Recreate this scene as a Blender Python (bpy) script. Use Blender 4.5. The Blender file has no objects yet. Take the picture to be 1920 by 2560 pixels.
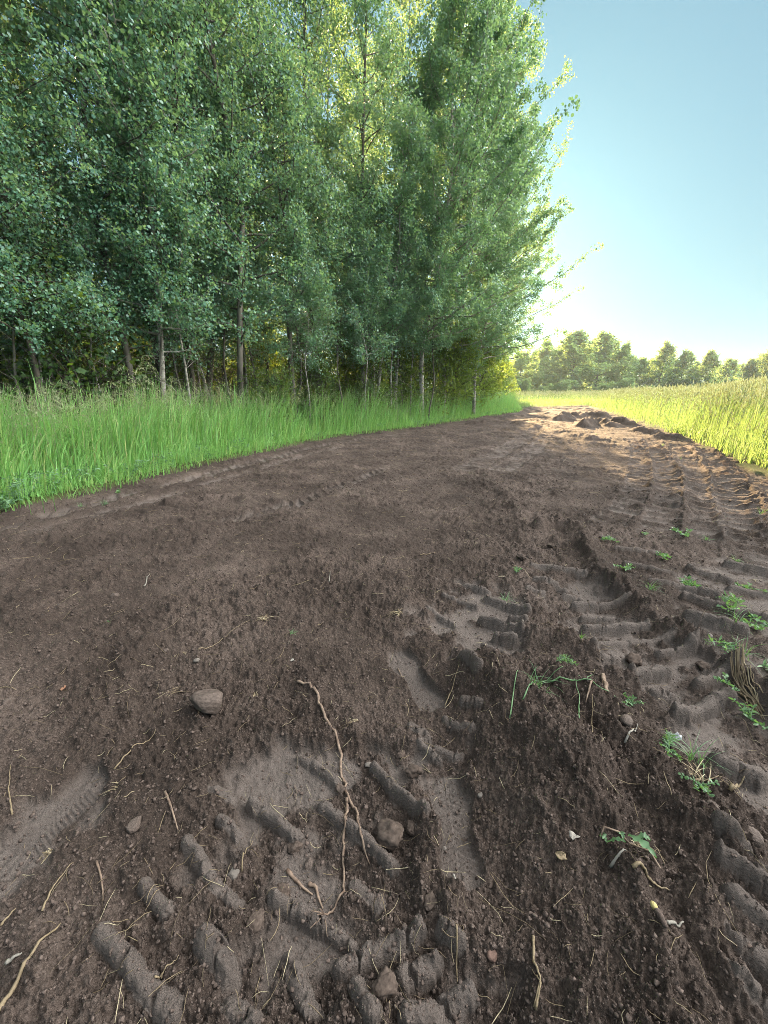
import bpy, math, random
import numpy as np
from mathutils import Vector, Matrix

# ------------------------------------------------------------------ camera, sky, sun, exposure
sc = bpy.context.scene
COL = sc.collection
CAM_H = 1.10
PITCH = math.radians(17.12)
FPX = 961.9                                   # focal length in pixels of the 1920 x 2560 photograph
cam = bpy.data.cameras.new('camera')
cam_o = bpy.data.objects.new('camera', cam)
COL.objects.link(cam_o)
cam_o.location = (0, 0, CAM_H)
cam_o.rotation_euler = (math.radians(90) - PITCH, 0, 0)
cam.sensor_fit = 'VERTICAL'
cam.sensor_height = 34.6
cam.lens = 13.0
cam.clip_start = 0.02
cam.clip_end = 4000
sc.camera = cam_o

SUN_AZ = math.radians(11.0)                   # to the right of straight ahead
SUN_EL = math.radians(11.8)
w = bpy.data.worlds.new('World')
sc.world = w
w.use_nodes = True
wn, wl = w.node_tree.nodes, w.node_tree.links
wn.clear()
sky = wn.new('ShaderNodeTexSky')
sky.sky_type = 'NISHITA'
sky.sun_disc = False
sky.sun_elevation = SUN_EL
sky.sun_rotation = SUN_AZ
sky.altitude = 0
sky.air_density = 1.0
sky.dust_density = 2.2
sky.ozone_density = 1.2
bg = wn.new('ShaderNodeBackground')
bg.inputs['Strength'].default_value = 0.15
wo = wn.new('ShaderNodeOutputWorld')
gm = wn.new('ShaderNodeGamma')                # a hazy evening sky: far less contrast than the clear-air model
gm.inputs['Gamma'].default_value = 0.45
wl.new(sky.outputs[0], gm.inputs[0])
tint = wn.new('ShaderNodeMixRGB'); tint.blend_type = 'MULTIPLY'; tint.inputs[0].default_value = 1.0
tint.inputs[2].default_value = (0.143, 0.252, 0.304, 1)
wl.new(gm.outputs[0], tint.inputs[1])
# overhead fill glow added to the sky, noise-mottled, to lift the shaded parts
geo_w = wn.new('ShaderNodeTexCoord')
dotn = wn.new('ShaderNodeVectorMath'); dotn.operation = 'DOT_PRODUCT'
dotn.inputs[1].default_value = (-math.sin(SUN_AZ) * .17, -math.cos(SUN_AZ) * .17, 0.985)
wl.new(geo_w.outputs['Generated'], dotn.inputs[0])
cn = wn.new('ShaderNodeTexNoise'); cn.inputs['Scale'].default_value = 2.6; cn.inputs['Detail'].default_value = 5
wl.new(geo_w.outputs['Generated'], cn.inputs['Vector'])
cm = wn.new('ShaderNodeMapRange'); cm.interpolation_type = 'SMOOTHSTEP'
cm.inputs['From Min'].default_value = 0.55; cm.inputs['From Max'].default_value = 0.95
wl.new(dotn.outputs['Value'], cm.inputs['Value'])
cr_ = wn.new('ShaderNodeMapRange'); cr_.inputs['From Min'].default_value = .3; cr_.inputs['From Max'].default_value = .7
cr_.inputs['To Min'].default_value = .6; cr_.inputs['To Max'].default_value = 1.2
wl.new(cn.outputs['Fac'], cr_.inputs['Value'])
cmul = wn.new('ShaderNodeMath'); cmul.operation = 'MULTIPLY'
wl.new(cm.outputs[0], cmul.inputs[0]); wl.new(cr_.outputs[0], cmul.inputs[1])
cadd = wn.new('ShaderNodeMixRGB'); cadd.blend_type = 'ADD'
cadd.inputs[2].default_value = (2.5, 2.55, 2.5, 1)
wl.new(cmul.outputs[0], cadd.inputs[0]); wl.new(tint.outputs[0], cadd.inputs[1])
# second added fill: made-up bright patch high on the right, out of view
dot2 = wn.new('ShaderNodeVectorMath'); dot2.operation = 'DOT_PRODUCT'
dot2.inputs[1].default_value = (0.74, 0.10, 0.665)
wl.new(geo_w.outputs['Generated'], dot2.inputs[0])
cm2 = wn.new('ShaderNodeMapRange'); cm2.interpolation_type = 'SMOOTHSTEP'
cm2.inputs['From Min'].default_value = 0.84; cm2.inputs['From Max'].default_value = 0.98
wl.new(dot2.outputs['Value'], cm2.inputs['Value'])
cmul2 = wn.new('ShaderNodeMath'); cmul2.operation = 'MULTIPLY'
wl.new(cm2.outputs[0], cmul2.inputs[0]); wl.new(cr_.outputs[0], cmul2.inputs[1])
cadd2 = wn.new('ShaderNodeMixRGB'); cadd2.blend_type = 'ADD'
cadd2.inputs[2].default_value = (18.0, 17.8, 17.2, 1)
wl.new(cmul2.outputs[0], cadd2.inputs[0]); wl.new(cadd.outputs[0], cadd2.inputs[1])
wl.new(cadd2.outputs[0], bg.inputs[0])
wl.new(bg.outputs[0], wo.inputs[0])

sun = bpy.data.lights.new('sun', 'SUN')
sun.energy = 5.0
sun.angle = math.radians(0.6)
sun.color = (1.0, 0.69, 0.37)
sun_o = bpy.data.objects.new('sun', sun)
COL.objects.link(sun_o)
sd = Vector((math.sin(SUN_AZ) * math.cos(SUN_EL), math.cos(SUN_AZ) * math.cos(SUN_EL), math.sin(SUN_EL)))
sun_o.rotation_euler = sd.to_track_quat('Z', 'Y').to_euler()

sc.view_settings.view_transform = 'Standard'
sc.view_settings.look = 'None'
sc.view_settings.exposure = 3.0
sc.view_settings.gamma = 1.0
sc.render.engine = 'CYCLES'
sc.cycles.max_bounces = 9
sc.cycles.diffuse_bounces = 7
sc.cycles.transmission_bounces = 7
sc.cycles.glossy_bounces = 2
sc.cycles.use_denoising = True
sc.cycles.denoising_prefilter = 'NONE'
sc.cycles.filter_width = 0.9
sc.cycles.sample_clamp_indirect = 4.0
w.cycles.sampling_method = 'MANUAL'
w.cycles.sample_map_resolution = 1024
sc.cycles.caustics_reflective = False
sc.cycles.caustics_refractive = False

# ------------------------------------------------------------------ helpers
cp, sp_ = math.cos(PITCH), math.sin(PITCH)

def ray(px, py):
    u = (px - 960) / FPX
    v = (1280 - py) / FPX
    return np.array([u, cp + v * sp_, -sp_ + v * cp])

def pix(px, py, z=0.0):
    """where the line of sight through a pixel of the photograph meets the height z"""
    d = ray(px, py)
    t = (z - CAM_H) / d[2]
    return (d[0] * t, d[1] * t)

def poly(pts):
    return np.array([pix(*p) for p in pts])

def tag(o, label=None, cat=None, group=None, kind=None):
    if label: o['label'] = label
    if cat: o['category'] = cat
    if group: o['group'] = group
    if kind: o['kind'] = kind
    return o

def empty(name, loc, rz=0.0, scale=1.0):
    o = bpy.data.objects.new(name, None)
    o.empty_display_size = 0.1
    COL.objects.link(o)
    o.location = loc
    o.rotation_euler = (0, 0, rz)
    o.scale = (scale, scale, scale)
    return o

def new_mesh(name, verts, loops, sizes, smooth=False):
    me = bpy.data.meshes.new(name)
    verts = np.asarray(verts, np.float32).reshape(-1, 3)
    loops = np.asarray(loops, np.int32).ravel()
    sizes = np.asarray(sizes, np.int32).ravel()
    me.vertices.add(len(verts)); me.vertices.foreach_set('co', verts.ravel())
    me.loops.add(len(loops)); me.loops.foreach_set('vertex_index', loops)
    me.polygons.add(len(sizes))
    st = np.zeros(len(sizes), np.int32); st[1:] = np.cumsum(sizes)[:-1]
    me.polygons.foreach_set('loop_start', st)
    if smooth:
        me.polygons.foreach_set('use_smooth', np.ones(len(sizes), bool))
    me.update(calc_edges=True)
    me.validate()
    return me

def link(name, me, mat, parent=None):
    o = bpy.data.objects.new(name, me)
    COL.objects.link(o)
    if mat is not None and not me.materials:
        me.materials.append(mat)
    if parent is not None:
        o.parent = parent
    return o

class Geo:
    """collects polygons for ONE mesh"""
    def __init__(s): s.v, s.l, s.n, s.c = [], [], [], 0
    def add(s, v, faces):
        """faces: (k, m) int array of k m-gons"""
        v = np.asarray(v, float).reshape(-1, 3); f = np.asarray(faces, int)
        s.v.append(v); s.l.append((f + s.c).ravel()); s.n.append(np.full(len(f), f.shape[1])); s.c += len(v)
    def mesh(s, name, smooth=False):
        return new_mesh(name, np.concatenate(s.v), np.concatenate(s.l), np.concatenate(s.n), smooth)
    def tube(s, pts, rad, sides=5, cap=True):
        pts = np.asarray(pts, float); rad = np.asarray(rad, float) * np.ones(len(pts))
        tan = np.gradient(pts, axis=0)
        tan /= np.linalg.norm(tan, axis=1)[:, None] + 1e-12
        ref = np.array([0, 0, 1.0]) if abs(tan[0][2]) < 0.9 else np.array([1.0, 0, 0])
        a = np.linspace(0, 2 * np.pi, sides, endpoint=False)
        n1 = np.cross(tan, ref); n1 /= np.linalg.norm(n1, axis=1)[:, None] + 1e-12
        n2 = np.cross(tan, n1)
        v = pts[:, None] + rad[:, None, None] * (np.cos(a)[None, :, None] * n1[:, None] + np.sin(a)[None, :, None] * n2[:, None])
        k = np.arange(sides); kk = (k + 1) % sides
        fs = []
        for i in range(len(pts) - 1):
            fs.append(np.stack([i * sides + k, i * sides + kk, (i + 1) * sides + kk, (i + 1) * sides + k], 1))
        s.add(v.reshape(-1, 3), np.concatenate(fs))
        if cap:
            m = len(pts)
            s.l.append(np.concatenate([np.arange(sides)[::-1], (m - 1) * sides + np.arange(sides)]) + s.c - m * sides)
            s.n.append(np.array([sides, sides]))

def norm(a):
    return a / (np.linalg.norm(a, axis=-1, keepdims=True) + 1e-12)

# --- noise
def hsh(ix, iy, seed):
    h = (ix.astype(np.int64) * 374761393 + iy.astype(np.int64) * 668265263 + seed * 974711) & 0xffffffff
    h = ((h ^ (h >> 13)) * 1274126177) & 0xffffffff
    h = h ^ (h >> 16)
    return (h & 0xffffff).astype(np.float32) / 16777215.0

def vn(x, y, seed=0):
    ix = np.floor(x); iy = np.floor(y)
    fx = (x - ix).astype(np.float32); fy = (y - iy).astype(np.float32)
    fx = fx * fx * fx * (fx * (fx * 6 - 15) + 10); fy = fy * fy * fy * (fy * (fy * 6 - 15) + 10)
    ix = ix.astype(np.int64); iy = iy.astype(np.int64)
    a = hsh(ix, iy, seed); b = hsh(ix + 1, iy, seed); c = hsh(ix, iy + 1, seed); d = hsh(ix + 1, iy + 1, seed)
    return (a + (b - a) * fx) * (1 - fy) + (c + (d - c) * fx) * fy - 0.5

def rot(x, y, a):
    return x * math.cos(a) - y * math.sin(a), x * math.sin(a) + y * math.cos(a)

def fbm(x, y, s, oct=3, seed=0, gain=0.5):
    t = 0; amp = 1.0
    for i in range(oct):
        xx, yy = rot(x, y, 0.6 + i * 1.1)
        t = t + amp * vn(xx / s + 17.3 * i, yy / s - 9.1 * i, seed + i)
        s = s / 2.03; amp *= gain
    return t

def worley(x, y, s, seed=0):
    """rounded lumps: 1 at a lump's middle, 0 at its rim"""
    X, Y = x / s, y / s
    ix = np.floor(X).astype(np.int64); iy = np.floor(Y).astype(np.int64)
    best = np.full(x.shape, 9.0, np.float32); bid = np.zeros(x.shape, np.float32)
    for dx in (-1, 0, 1):
        for dy in (-1, 0, 1):
            cx = ix + dx; cy = iy + dy
            r = 0.6 + 0.8 * hsh(cx, cy, seed + 7)
            d = ((X - cx - hsh(cx, cy, seed)) ** 2 + (Y - cy - hsh(cx, cy, seed + 3)) ** 2).astype(np.float32) * r
            m = d < best
            best = np.where(m, d, best); bid = np.where(m, hsh(cx, cy, seed + 11), bid)
    return np.clip(1 - best * 1.3, 0, 1), bid

def sstep(a, b, x):
    t = np.clip((x - a) / (b - a), 0, 1)
    return t * t * (3 - 2 * t)

def poly_sdf(x, y, P):
    """distance to a closed polygon, negative inside"""
    d = np.full(x.shape, 1e18); inside = np.zeros(x.shape, bool)
    n = len(P)
    for i in range(n):
        ax, ay = P[i]; bx, by = P[(i + 1) % n]
        ex, ey = bx - ax, by - ay
        wx, wy = x - ax, y - ay
        t = np.clip((wx * ex + wy * ey) / (ex * ex + ey * ey + 1e-12), 0, 1)
        d = np.minimum(d, (wx - ex * t) ** 2 + (wy - ey * t) ** 2)
        c = ((ay <= y) & (by > y)) | ((by <= y) & (ay > y))
        xi = ax + (y - ay) / (by - ay + 1e-15) * ex
        inside ^= c & (x < xi)
    d = np.sqrt(d)
    return np.where(inside, -d, d)

def line_dist(x, y, L):
    """distance to, arc length along, and side offset from a polyline"""
    d = np.full(x.shape, 1e9); s = np.zeros(x.shape); o = np.zeros(x.shape); acc = 0.0
    for i in range(len(L) - 1):
        ax, ay = L[i]; ex, ey = L[i + 1] - L[i]
        ln = math.hypot(ex, ey)
        t = ((x - ax) * ex + (y - ay) * ey) / (ln * ln)
        tc = np.clip(t, 0, 1)
        dd = np.hypot(x - ax - ex * tc, y - ay - ey * tc)
        m = dd < d
        d = np.where(m, dd, d); s = np.where(m, acc + tc * ln, s)
        o = np.where(m, ((x - ax) * ey - (y - ay) * ex) / ln, o)
        acc += ln
    return d, s, o, acc

# ------------------------------------------------------------------ plan of the place (traced on the ground)
LEFT_EDGE = [(0, 1279), (120, 1250), (289, 1215), (400, 1185), (578, 1146), (810, 1096), (974, 1078), (1084, 1062), (1207, 1043), (1296, 1030), (1302, 1020)]
RIGHT_EDGE = [(1470, 1016), (1510, 1030), (1552, 1045), (1607, 1068), (1713, 1100), (1789, 1135), (1855, 1166), (1920, 1190)]
LE = np.vstack([[(-6.2, -5.0), (-5.6, -1.0)], poly(LEFT_EDGE)])
RE = np.vstack([poly(RIGHT_EDGE), [(4.95, 3.2), (5.2, 0.0), (5.6, -5.0)]])
SOIL = np.vstack([LE, RE])

# compacted floors of the wheel tracks
FLOORS = [
    (poly([(560, 1960), (720, 1870), (900, 1860), (1060, 1830), (1150, 1810), (1180, 1850), (1110, 1930), (1085, 2080), (1010, 2170), (1030, 2270), (1100, 2330), (1180, 2480), (1150, 2600), (560, 2600), (590, 2480), (700, 2300), (640, 2180), (540, 2130), (600, 2060)]), 0.034),
    (poly([(1010, 1590), (1080, 1500), (1150, 1450), (1230, 1460), (1320, 1520), (1310, 1580), (1270, 1650), (1200, 1680), (1130, 1600)]), 0.026),
    (poly([(1330, 1480), (1440, 1450), (1500, 1470), (1560, 1530), (1740, 1620), (1920, 1770), (2100, 1950), (2100, 2600), (1880, 2600), (1810, 2310), (1775, 2140), (1850, 2010), (1740, 1870), (1650, 1760), (1500, 1640), (1400, 1560)]), 0.035),
    (poly([(1690, 1420), (1920, 1390), (2100, 1420), (2100, 1700), (1920, 1700), (1800, 1640), (1700, 1560)]), 0.018),
    (poly([(30, 2110), (60, 2010), (170, 1945), (260, 1950), (235, 2020), (130, 2110), (60, 2170)]), 0.016),
]
# bar-tread tracks: centre line, width, bar spacing, bar height, slant, half-offset chevron
def c1(*p): return [(1400 + a / 3.19, 900 + b / 3.19) for a, b in p]
TRACKS = [
    (poly(c1((600, 640), (630, 740), (640, 900), (590, 1080), (500, 1200), (330, 1330))), 0.28, 0.19, 0.033, 0.15),
    (poly(c1((720, 640), (780, 740), (850, 900), (850, 1060), (820, 1250), (760, 1420))), 0.28, 0.19, 0.033, 0.10),
    (poly(c1((900, 680), (1030, 800), (1090, 920), (1120, 1080), (1150, 1300), (1150, 1480))), 0.27, 0.19, 0.033, 0.08),
    (poly(c1((1080, 680), (1230, 800), (1320, 940), (1365, 1080), (1430, 1250), (1540, 1480), (1640, 1700))), 0.34, 0.19, 0.033, 0.06),
    (poly([(-60, 1335), (60, 1305), (200, 1270), (330, 1232), (480, 1196), (620, 1160), (800, 1115), (960, 1092), (1080, 1075)]), 0.26, 0.18, 0.024, 0.9),
    (poly([(30, 1345), (180, 1305), (330, 1268), (450, 1230), (600, 1186), (760, 1140), (900, 1108)]), 0.19, 0.18, 0.020, -0.7),
    (poly([(520, 1318), (640, 1288), (740, 1262), (850, 1215), (975, 1168)]), 0.19, 0.15, 0.026, 0.9),
    (poly([(1150, 1180), (1230, 1140), (1290, 1110), (1345, 1075)]), 0.44, 0.18, 0.022, 0.1),
    (poly([(1240, 1180), (1330, 1130), (1370, 1090)]), 0.36, 0.18, 0.022, 0.1),
]
# soil heaped between and beside the tracks: polyline, half width, height, roughness
RIDGES = [
    (poly(c1((640, 640), (690, 760), (740, 900), (715, 1080), (650, 1180))), 0.07, 0.035),
    (poly(c1((800, 700), (880, 820), (955, 900), (975, 1080), (955, 1250), (1000, 1400), (980, 1480))), 0.11, 0.055),
    (poly(c1((1020, 740), (1130, 830), (1185, 900), (1210, 1080), (1240, 1200), (1290, 1350), (1330, 1520))), 0.05, 0.045),
    (poly(c1((1200, 720), (1320, 830), (1420, 940), (1490, 1080), (1570, 1280), (1700, 1480))), 0.09, 0.055),
    (poly([(1300, 1350), (1380, 1310), (1440, 1335), (1515, 1456), (1608, 1535), (1730, 1600), (1828, 1680), (1960, 1800)]), 0.10, 0.085),
    (poly([(1290, 1590), (1400, 1620), (1515, 1670), (1620, 1730), (1695, 1790), (1759, 1838)]), 0.085, 0.075),
    (poly([(1210, 1700), (1290, 1810), (1350, 1920), (1460, 2080), (1560, 2260), (1640, 2500), (1680, 2620)]), 0.21, 0.15),
    (poly([(1380, 1740), (1500, 1850), (1640, 1980), (1740, 2120), (1790, 2300), (1850, 2560)]), 0.15, 0.10),
    (poly([(1270, 2000), (1330, 2180), (1400, 2400), (1440, 2600)]), 0.09, 0.03),
    (poly([(1080, 2080), (1110, 2190), (1120, 2300)]), 0.06, 0.035),
    (poly([(1130, 1400), (1240, 1370), (1320, 1380)]), 0.10, 0.04),
    (poly([(1180, 1160), (1260, 1240), (1330, 1330)]), 0.14, 0.05),
    (poly([(420, 1265), (560, 1250), (700, 1262)]), 0.09, 0.045),
    (poly([(130, 1360), (330, 1352), (480, 1330)]), 0.16, 0.05),
    (poly([(900, 1470), (1000, 1500), (1060, 1600)]), 0.10, 0.035),
    (poly([(1400, 1052), (1450, 1044), (1510, 1047)]), 0.40, 0.26),
    (poly([(1455, 1070), (1490, 1062), (1528, 1070)]), 0.30, 0.26),
    (poly([(1535, 1064), (1575, 1066)]), 0.24, 0.24),
    (poly([(1585, 1082), (1632, 1088)]), 0.20, 0.16),
    (poly([(1650, 1098), (1697, 1102)]), 0.22, 0.24),
    (poly([(1330, 1052), (1390, 1080), (1480, 1100)]), 0.35, 0.09),
    (poly([(1180, 1062), (1290, 1060), (1340, 1072)]), 0.30, 0.10),
    (poly([(1460, 1110), (1560, 1125), (1660, 1130)]), 0.25, 0.07),
    (poly([(1720, 1125), (1800, 1170), (1880, 1230), (1940, 1300)]), 0.22, 0.06),
]
# single lug casts: x0, y0, x1, y1, radius m, height m
def k(ox, oy, s, *rows): return [(ox + a / s, oy + b / s, ox + c / s, oy + d / s, r, h) for a, b, c, d, r, h in rows]
LUGS = (
    k(0, 1920, 1.728,
      (1085, 135, 1285, 275, .030, .042), (815, 345, 915, 475, .030, .036), (925, 520, 1025, 585, .028, .034), (630, 530, 730, 645, .028, .034),
      (450, 740, 640, 960, .034, .042), (890, 770, 1000, 900, .042, .045), (1000, 1030, 1090, 1130, .036, .042), (1190, 565, 1300, 600, .032, .046),
      (1310, 620, 1390, 660, .028, .040), (1430, 680, 1520, 740, .026, .038), (1400, 150, 1490, 215, .030, .040), (1510, 235, 1700, 420, .030, .044), (1470, 850, 1600, 795, .034, .048), (1615, 790, 1800, 715, .034, .048),
      (1245, 810, 1340, 1040, .034, .030), (1540, 940, 1610, 1080, .032, .046), (955, 235, 1030, 290, .026, .030), (640, 970, 760, 1090, .036, .038), (930, 110, 1000, 140, .032, .030), (1530, 480, 1640, 570, .030, .034)) +
    k(650, 1650, 2.765,
      (790, 720, 1140, 1080, .028, .048), (380, 690, 520, 800, .028, .034), (270, 640, 350, 690, .024, .026), (1110, 580, 1240, 670, .026, .046), (1220, 590, 1380, 650, .026, .036),
      (1280, 430, 1460, 510, .022, .036), (1400, 350, 1510, 395, .022, .032), (1390, 70, 1490, 220, .028, .036), (1080, 60, 1200, 260, .026, .040), (1040, 470, 1150, 540, .028, .034)) +
    k(960, 1300, 1.728,
      (430, 555, 520, 600, .022, .042), (480, 510, 560, 530, .022, .042), (420, 430, 590, 485, .024, .044), (545, 425, 610, 445, .020, .036), (440, 335, 620, 400, .024, .040),
      (190, 390, 320, 450, .026, .036), (260, 320, 400, 370, .026, .036), (350, 280, 450, 310, .024, .034), (620, 300, 690, 310, .024, .03), (650, 270, 790, 300, .024, .03), (640, 205, 860, 240, .03, .034),
      (780, 335, 850, 345, .024, .034), (820, 368, 1040, 360, .026, .036), (860, 415, 990, 420, .022, .028), (870, 462, 1130, 448, .028, .036), (880, 520, 1240, 505, .024, .018),
      (900, 600, 1010, 590, .028, .036), (1190, 572, 1340, 550, .026, .036), (1070, 668, 1220, 645, .032, .040), (1270, 840, 1480, 765, .036, .044), (1360, 700, 1510, 648, .032, .042),
      (1300, 330, 1480, 378, .032, .040), (1310, 420, 1560, 482, .034, .046), (1300, 295, 1440, 325, .028, .034), (1320, 210, 1500, 265, .03, .034), (1480, 185, 1680, 232, .03, .036), (1520, 400, 1700, 440, .032, .036), (1500, 290, 1700, 330, .030, .034),
      (1450, 1030, 1620, 1095, .040, .046), (1180, 740, 1240, 748, .036, .030), (1000, 130, 1180, 150, .026, .026), (1040, 190, 1250, 235, .026, .026), (1150, 270, 1300, 290, .024, .024)) +
    k(960, 1920, 1.728,
      (1400, 385, 1760, 540, .034, .044), (1420, 485, 1760, 665, .034, .050), (1460, 650, 1760, 830, .036, .050), (1480, 810, 1760, 985, .036, .050), (1480, 1010, 1700, 1150, .038, .050),
      (110, 1090, 360, 975, .040, .050), (85, 890, 215, 835, .036, .044), (250, 720, 320, 760, .030, .03))
)
LUGS = [(a, b, c, d, r * 1.35, h * 1.45) if a > 1150 and b < 1900 else (a, b, c, d, r, h) for a, b, c, d, r, h in LUGS]
# boot prints: heel x, y, toe x, y, half width m
PRINTS = [(1075, 1745, 1000, 1640, .052), (1150, 2170, 1120, 1970, .048), (50, 2130, 215, 1965, .050)]

def ground(x, y, fine=True):
    """height of the ground, and how much of it is bare soil / pressed soil"""
    x = np.asarray(x, float); y = np.asarray(y, float)
    r = np.hypot(x, y)
    sd_ = poly_sdf(x, y, SOIL) + 0.34 * fbm(x, y, 0.6, 4, 5) + 0.10 * fbm(x, y, 0.11, 2, 6)
    soil = sstep(0.06, -0.06, sd_)
    macro = 0.024 * fbm(x, y, 1.9, 2, 20) + 0.10 * fbm(x, y, 14.0, 1, 21) * sstep(4, 14, r) + 0.16 * fbm(x, y, 0.8, 3, 22) * sstep(13, 22, r)
    mid = 0.030 * fbm(x, y, 0.36, 3, 30) * (0.7 + 0.7 * sstep(5, 12, r))
    z = macro + mid * soil
    # heaps
    heap = np.zeros_like(z)
    for L, hw, h in RIDGES:
        m = (x > L[:, 0].min() - 2.5 * hw) & (x < L[:, 0].max() + 2.5 * hw) & (y > L[:, 1].min() - 2.5 * hw) & (y < L[:, 1].max() + 2.5 * hw)
        if not m.any(): continue
        xm, ym = x[m], y[m]
        wob = 0.5 * hw * fbm(xm, ym, hw * 2.2, 3, 40)
        d, s, o, ln = line_dist(xm, ym, L)
        d = np.abs(d + wob)
        p = np.exp(-(d / (hw * 0.75)) ** 2) * h * (0.85 + 0.7 * fbm(xm, ym, hw * 1.3, 3, 44))
        heap[m] = np.maximum(heap[m], p)
    # pressed floors
    comp = np.zeros_like(z); dep = np.zeros_like(z)
    for P, dpt in FLOORS:
        m = (x > P[:, 0].min() - .3) & (x < P[:, 0].max() + .3) & (y > P[:, 1].min() - .3) & (y < P[:, 1].max() + .3)
        if not m.any(): continue
        q = poly_sdf(x[m], y[m], P) + 0.14 * fbm(x[m], y[m], 0.18, 5, 50, .62)
        c = sstep(0.05, -0.04, q)
        comp[m] = np.maximum(comp[m], c); dep[m] = np.maximum(dep[m], c * dpt)
    bars = np.zeros_like(z)
    for T, wd, spc, bh, sl in TRACKS:
        m = (x > T[:, 0].min() - wd) & (x < T[:, 0].max() + wd) & (y > T[:, 1].min() - wd) & (y < T[:, 1].max() + wd)
        if not m.any(): continue
        xm, ym = x[m], y[m]
        d, s, o, ln = line_dist(xm, ym, T)
        c = sstep(wd * .56, wd * .46, d + 0.05 * fbm(xm, ym, 0.1, 2, 60)) * sstep(0, .3, s) * sstep(0, .3, ln - s)
        fade = np.clip(0.95 + 1.2 * fbm(xm, ym, 0.55, 2, 61), 0.05, 1)
        ph = (s + o * sl + 0.022 * fbm(xm, ym, 0.25, 2, 62)) / spc
        tri = np.abs(ph - np.floor(ph) - 0.5) * 2                  # 1 at a bar's middle
        b = sstep(0.60, 0.78, tri) * (0.85 + 0.7 * fbm(xm, ym, 0.08, 2, 63))
        comp[m] = np.maximum(comp[m], c * fade * (1 - 0.9 * b)); dep[m] = np.maximum(dep[m], c * 0.02)
        bars[m] = np.maximum(bars[m], c * b * bh * (0.35 + 0.65 * fade))
    comp = comp * np.clip(0.85 + 3.0 * fbm(x, y, 0.16, 4, 70, .65), 0.05, 1)
    z = z * (1 - 0.62 * comp) - dep + heap * (1 - 0.85 * comp) + bars
    lug = np.zeros_like(z)
    for i, (a0, b0, a1, b1, rr, hh) in enumerate(LUGS):
        A = np.array(pix(a0, b0)); B = np.array(pix(a1, b1))
        rr = rr * 0.56
        m = (x > min(A[0], B[0]) - 2 * rr) & (x < max(A[0], B[0]) + 2 * rr) & (y > min(A[1], B[1]) - 2 * rr) & (y < max(A[1], B[1]) + 2 * rr)
        if not m.any(): continue
        xm, ym = x[m], y[m]
        d, s, o, ln = line_dist(xm, ym, np.array([A, B]))
        d = d + rr * (0.30 * fbm(xm, ym, rr * 1.6, 2, 80 + i) + 0.16 * fbm(xm, ym, rr * .5, 3, 81 + i)) * (0.8 + 0.9 * sstep(.6, 1, s / ln))
        p = np.clip(1 - (d / rr) ** 2, 0, 1) ** 0.42 * hh * .95 * (1 + 0.45 * fbm(xm, ym, 0.10, 2, 90 + i))
        crack = sstep(0.008, 0.002, np.abs(s - ln * (0.3 + 0.5 * ((i * 37) % 11) / 11) + 0.05 * fbm(xm, ym, 0.03, 2, 97))) * 0.45
        p = p * (1 - crack)
        lug[m] = np.maximum(lug[m], p)
    tp = np.zeros_like(z)
    for i, (a0, b0, a1, b1, hw) in enumerate(PRINTS):
        A = np.array(pix(a0, b0)); B = np.array(pix(a1, b1))
        m = (x > min(A[0], B[0]) - .2) & (x < max(A[0], B[0]) + .2) & (y > min(A[1], B[1]) - .2) & (y < max(A[1], B[1]) + .2)
        if not m.any(): continue
        xm, ym = x[m], y[m]
        d, s, o, ln = line_dist(xm, ym, np.array([A, B]))
        sw = hw * (1 - 0.18 * np.cos((s / ln - .35) * 6.0))
        c = sstep(sw + .010, sw - .008, d + .018 * fbm(xm, ym, .06, 2, 101))
        gro = np.sin((s + 0.35 * np.abs(o)) * 2 * np.pi / 0.0135)
        z[m] = z[m] * (1 - c) + (np.median(z[m]) - 0.018 + 0.0034 * gro * (np.abs(o) > .1 * hw)) * c
        comp[m] = np.maximum(comp[m], c * 0.95)
        tp[m] = np.maximum(tp[m], c)
    lug *= (1 - tp)
    z = z + lug
    z = z + 0.006 * bars / .03 * fbm(x, y, .05, 3, 160)
    press = np.clip(comp + 0.8 * (lug > .006), 0, 1)
    if fine:
        near = sstep(14, 4, r)
        amp = (1 - 0.86 * np.maximum(comp, tp)) * (1 - 0.7 * np.clip(bars / .014, 0, 1)) * (1 + 1.5 * np.clip(heap, 0, .09)) * (1 - 0.80 * np.clip(lug / .02, 0, 1)) * (0.70 + 0.60 * np.clip(0.5 + 2.4 * fbm(x, y, 0.55, 3, 118), 0, 1))
        w1, b1 = worley(x + .02 * fbm(x, y, .05, 2, 111), y + .02 * fbm(x, y, .05, 2, 112), 0.042, 110)
        w2, b2 = worley(x, y, 0.016, 120)
        g = (0.010 * w1 * b1 ** 3 + 0.0120 * w2 * (0.25 + 0.75 * b2 ** 1.5) + 0.021 * fbm(x, y, 0.06, 5, 130, .64) + 0.020 * np.abs(fbm(x, y, 0.17, 3, 134)))
        w3, b3 = worley(x, y, 0.0075, 140)
        g = g + near * (0.0050 * w3 * (0.3 + b3))
        z = z + soil * g * amp + comp * (1 - .8 * tp) * (0.0050 * fbm(x, y, 0.02, 3, 150) + 0.010 * fbm(x, y, 0.09, 4, 152))
    z = z * (0.25 + 0.75 * soil) + 0.06 * (1 - soil)
    return z, soil, press

def gz(x, y):
    z, s, c = ground(np.atleast_1d(float(x)), np.atleast_1d(float(y)))
    return float(z[0])

# ------------------------------------------------------------------ materials
def mat(name):
    m = bpy.data.materials.new(name); m.use_nodes = True
    nt = m.node_tree; nt.nodes.clear()
    out = nt.nodes.new('ShaderNodeOutputMaterial')
    return m, nt.nodes, nt.links, out

def ramp(n, stops):
    r = n.new('ShaderNodeValToRGB')
    e = r.color_ramp.elements
    while len(e) < len(stops): e.new(0.5)
    for el, (p, c) in zip(e, stops):
        el.position = p; el.color = (*c, 1)
    return r

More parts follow.
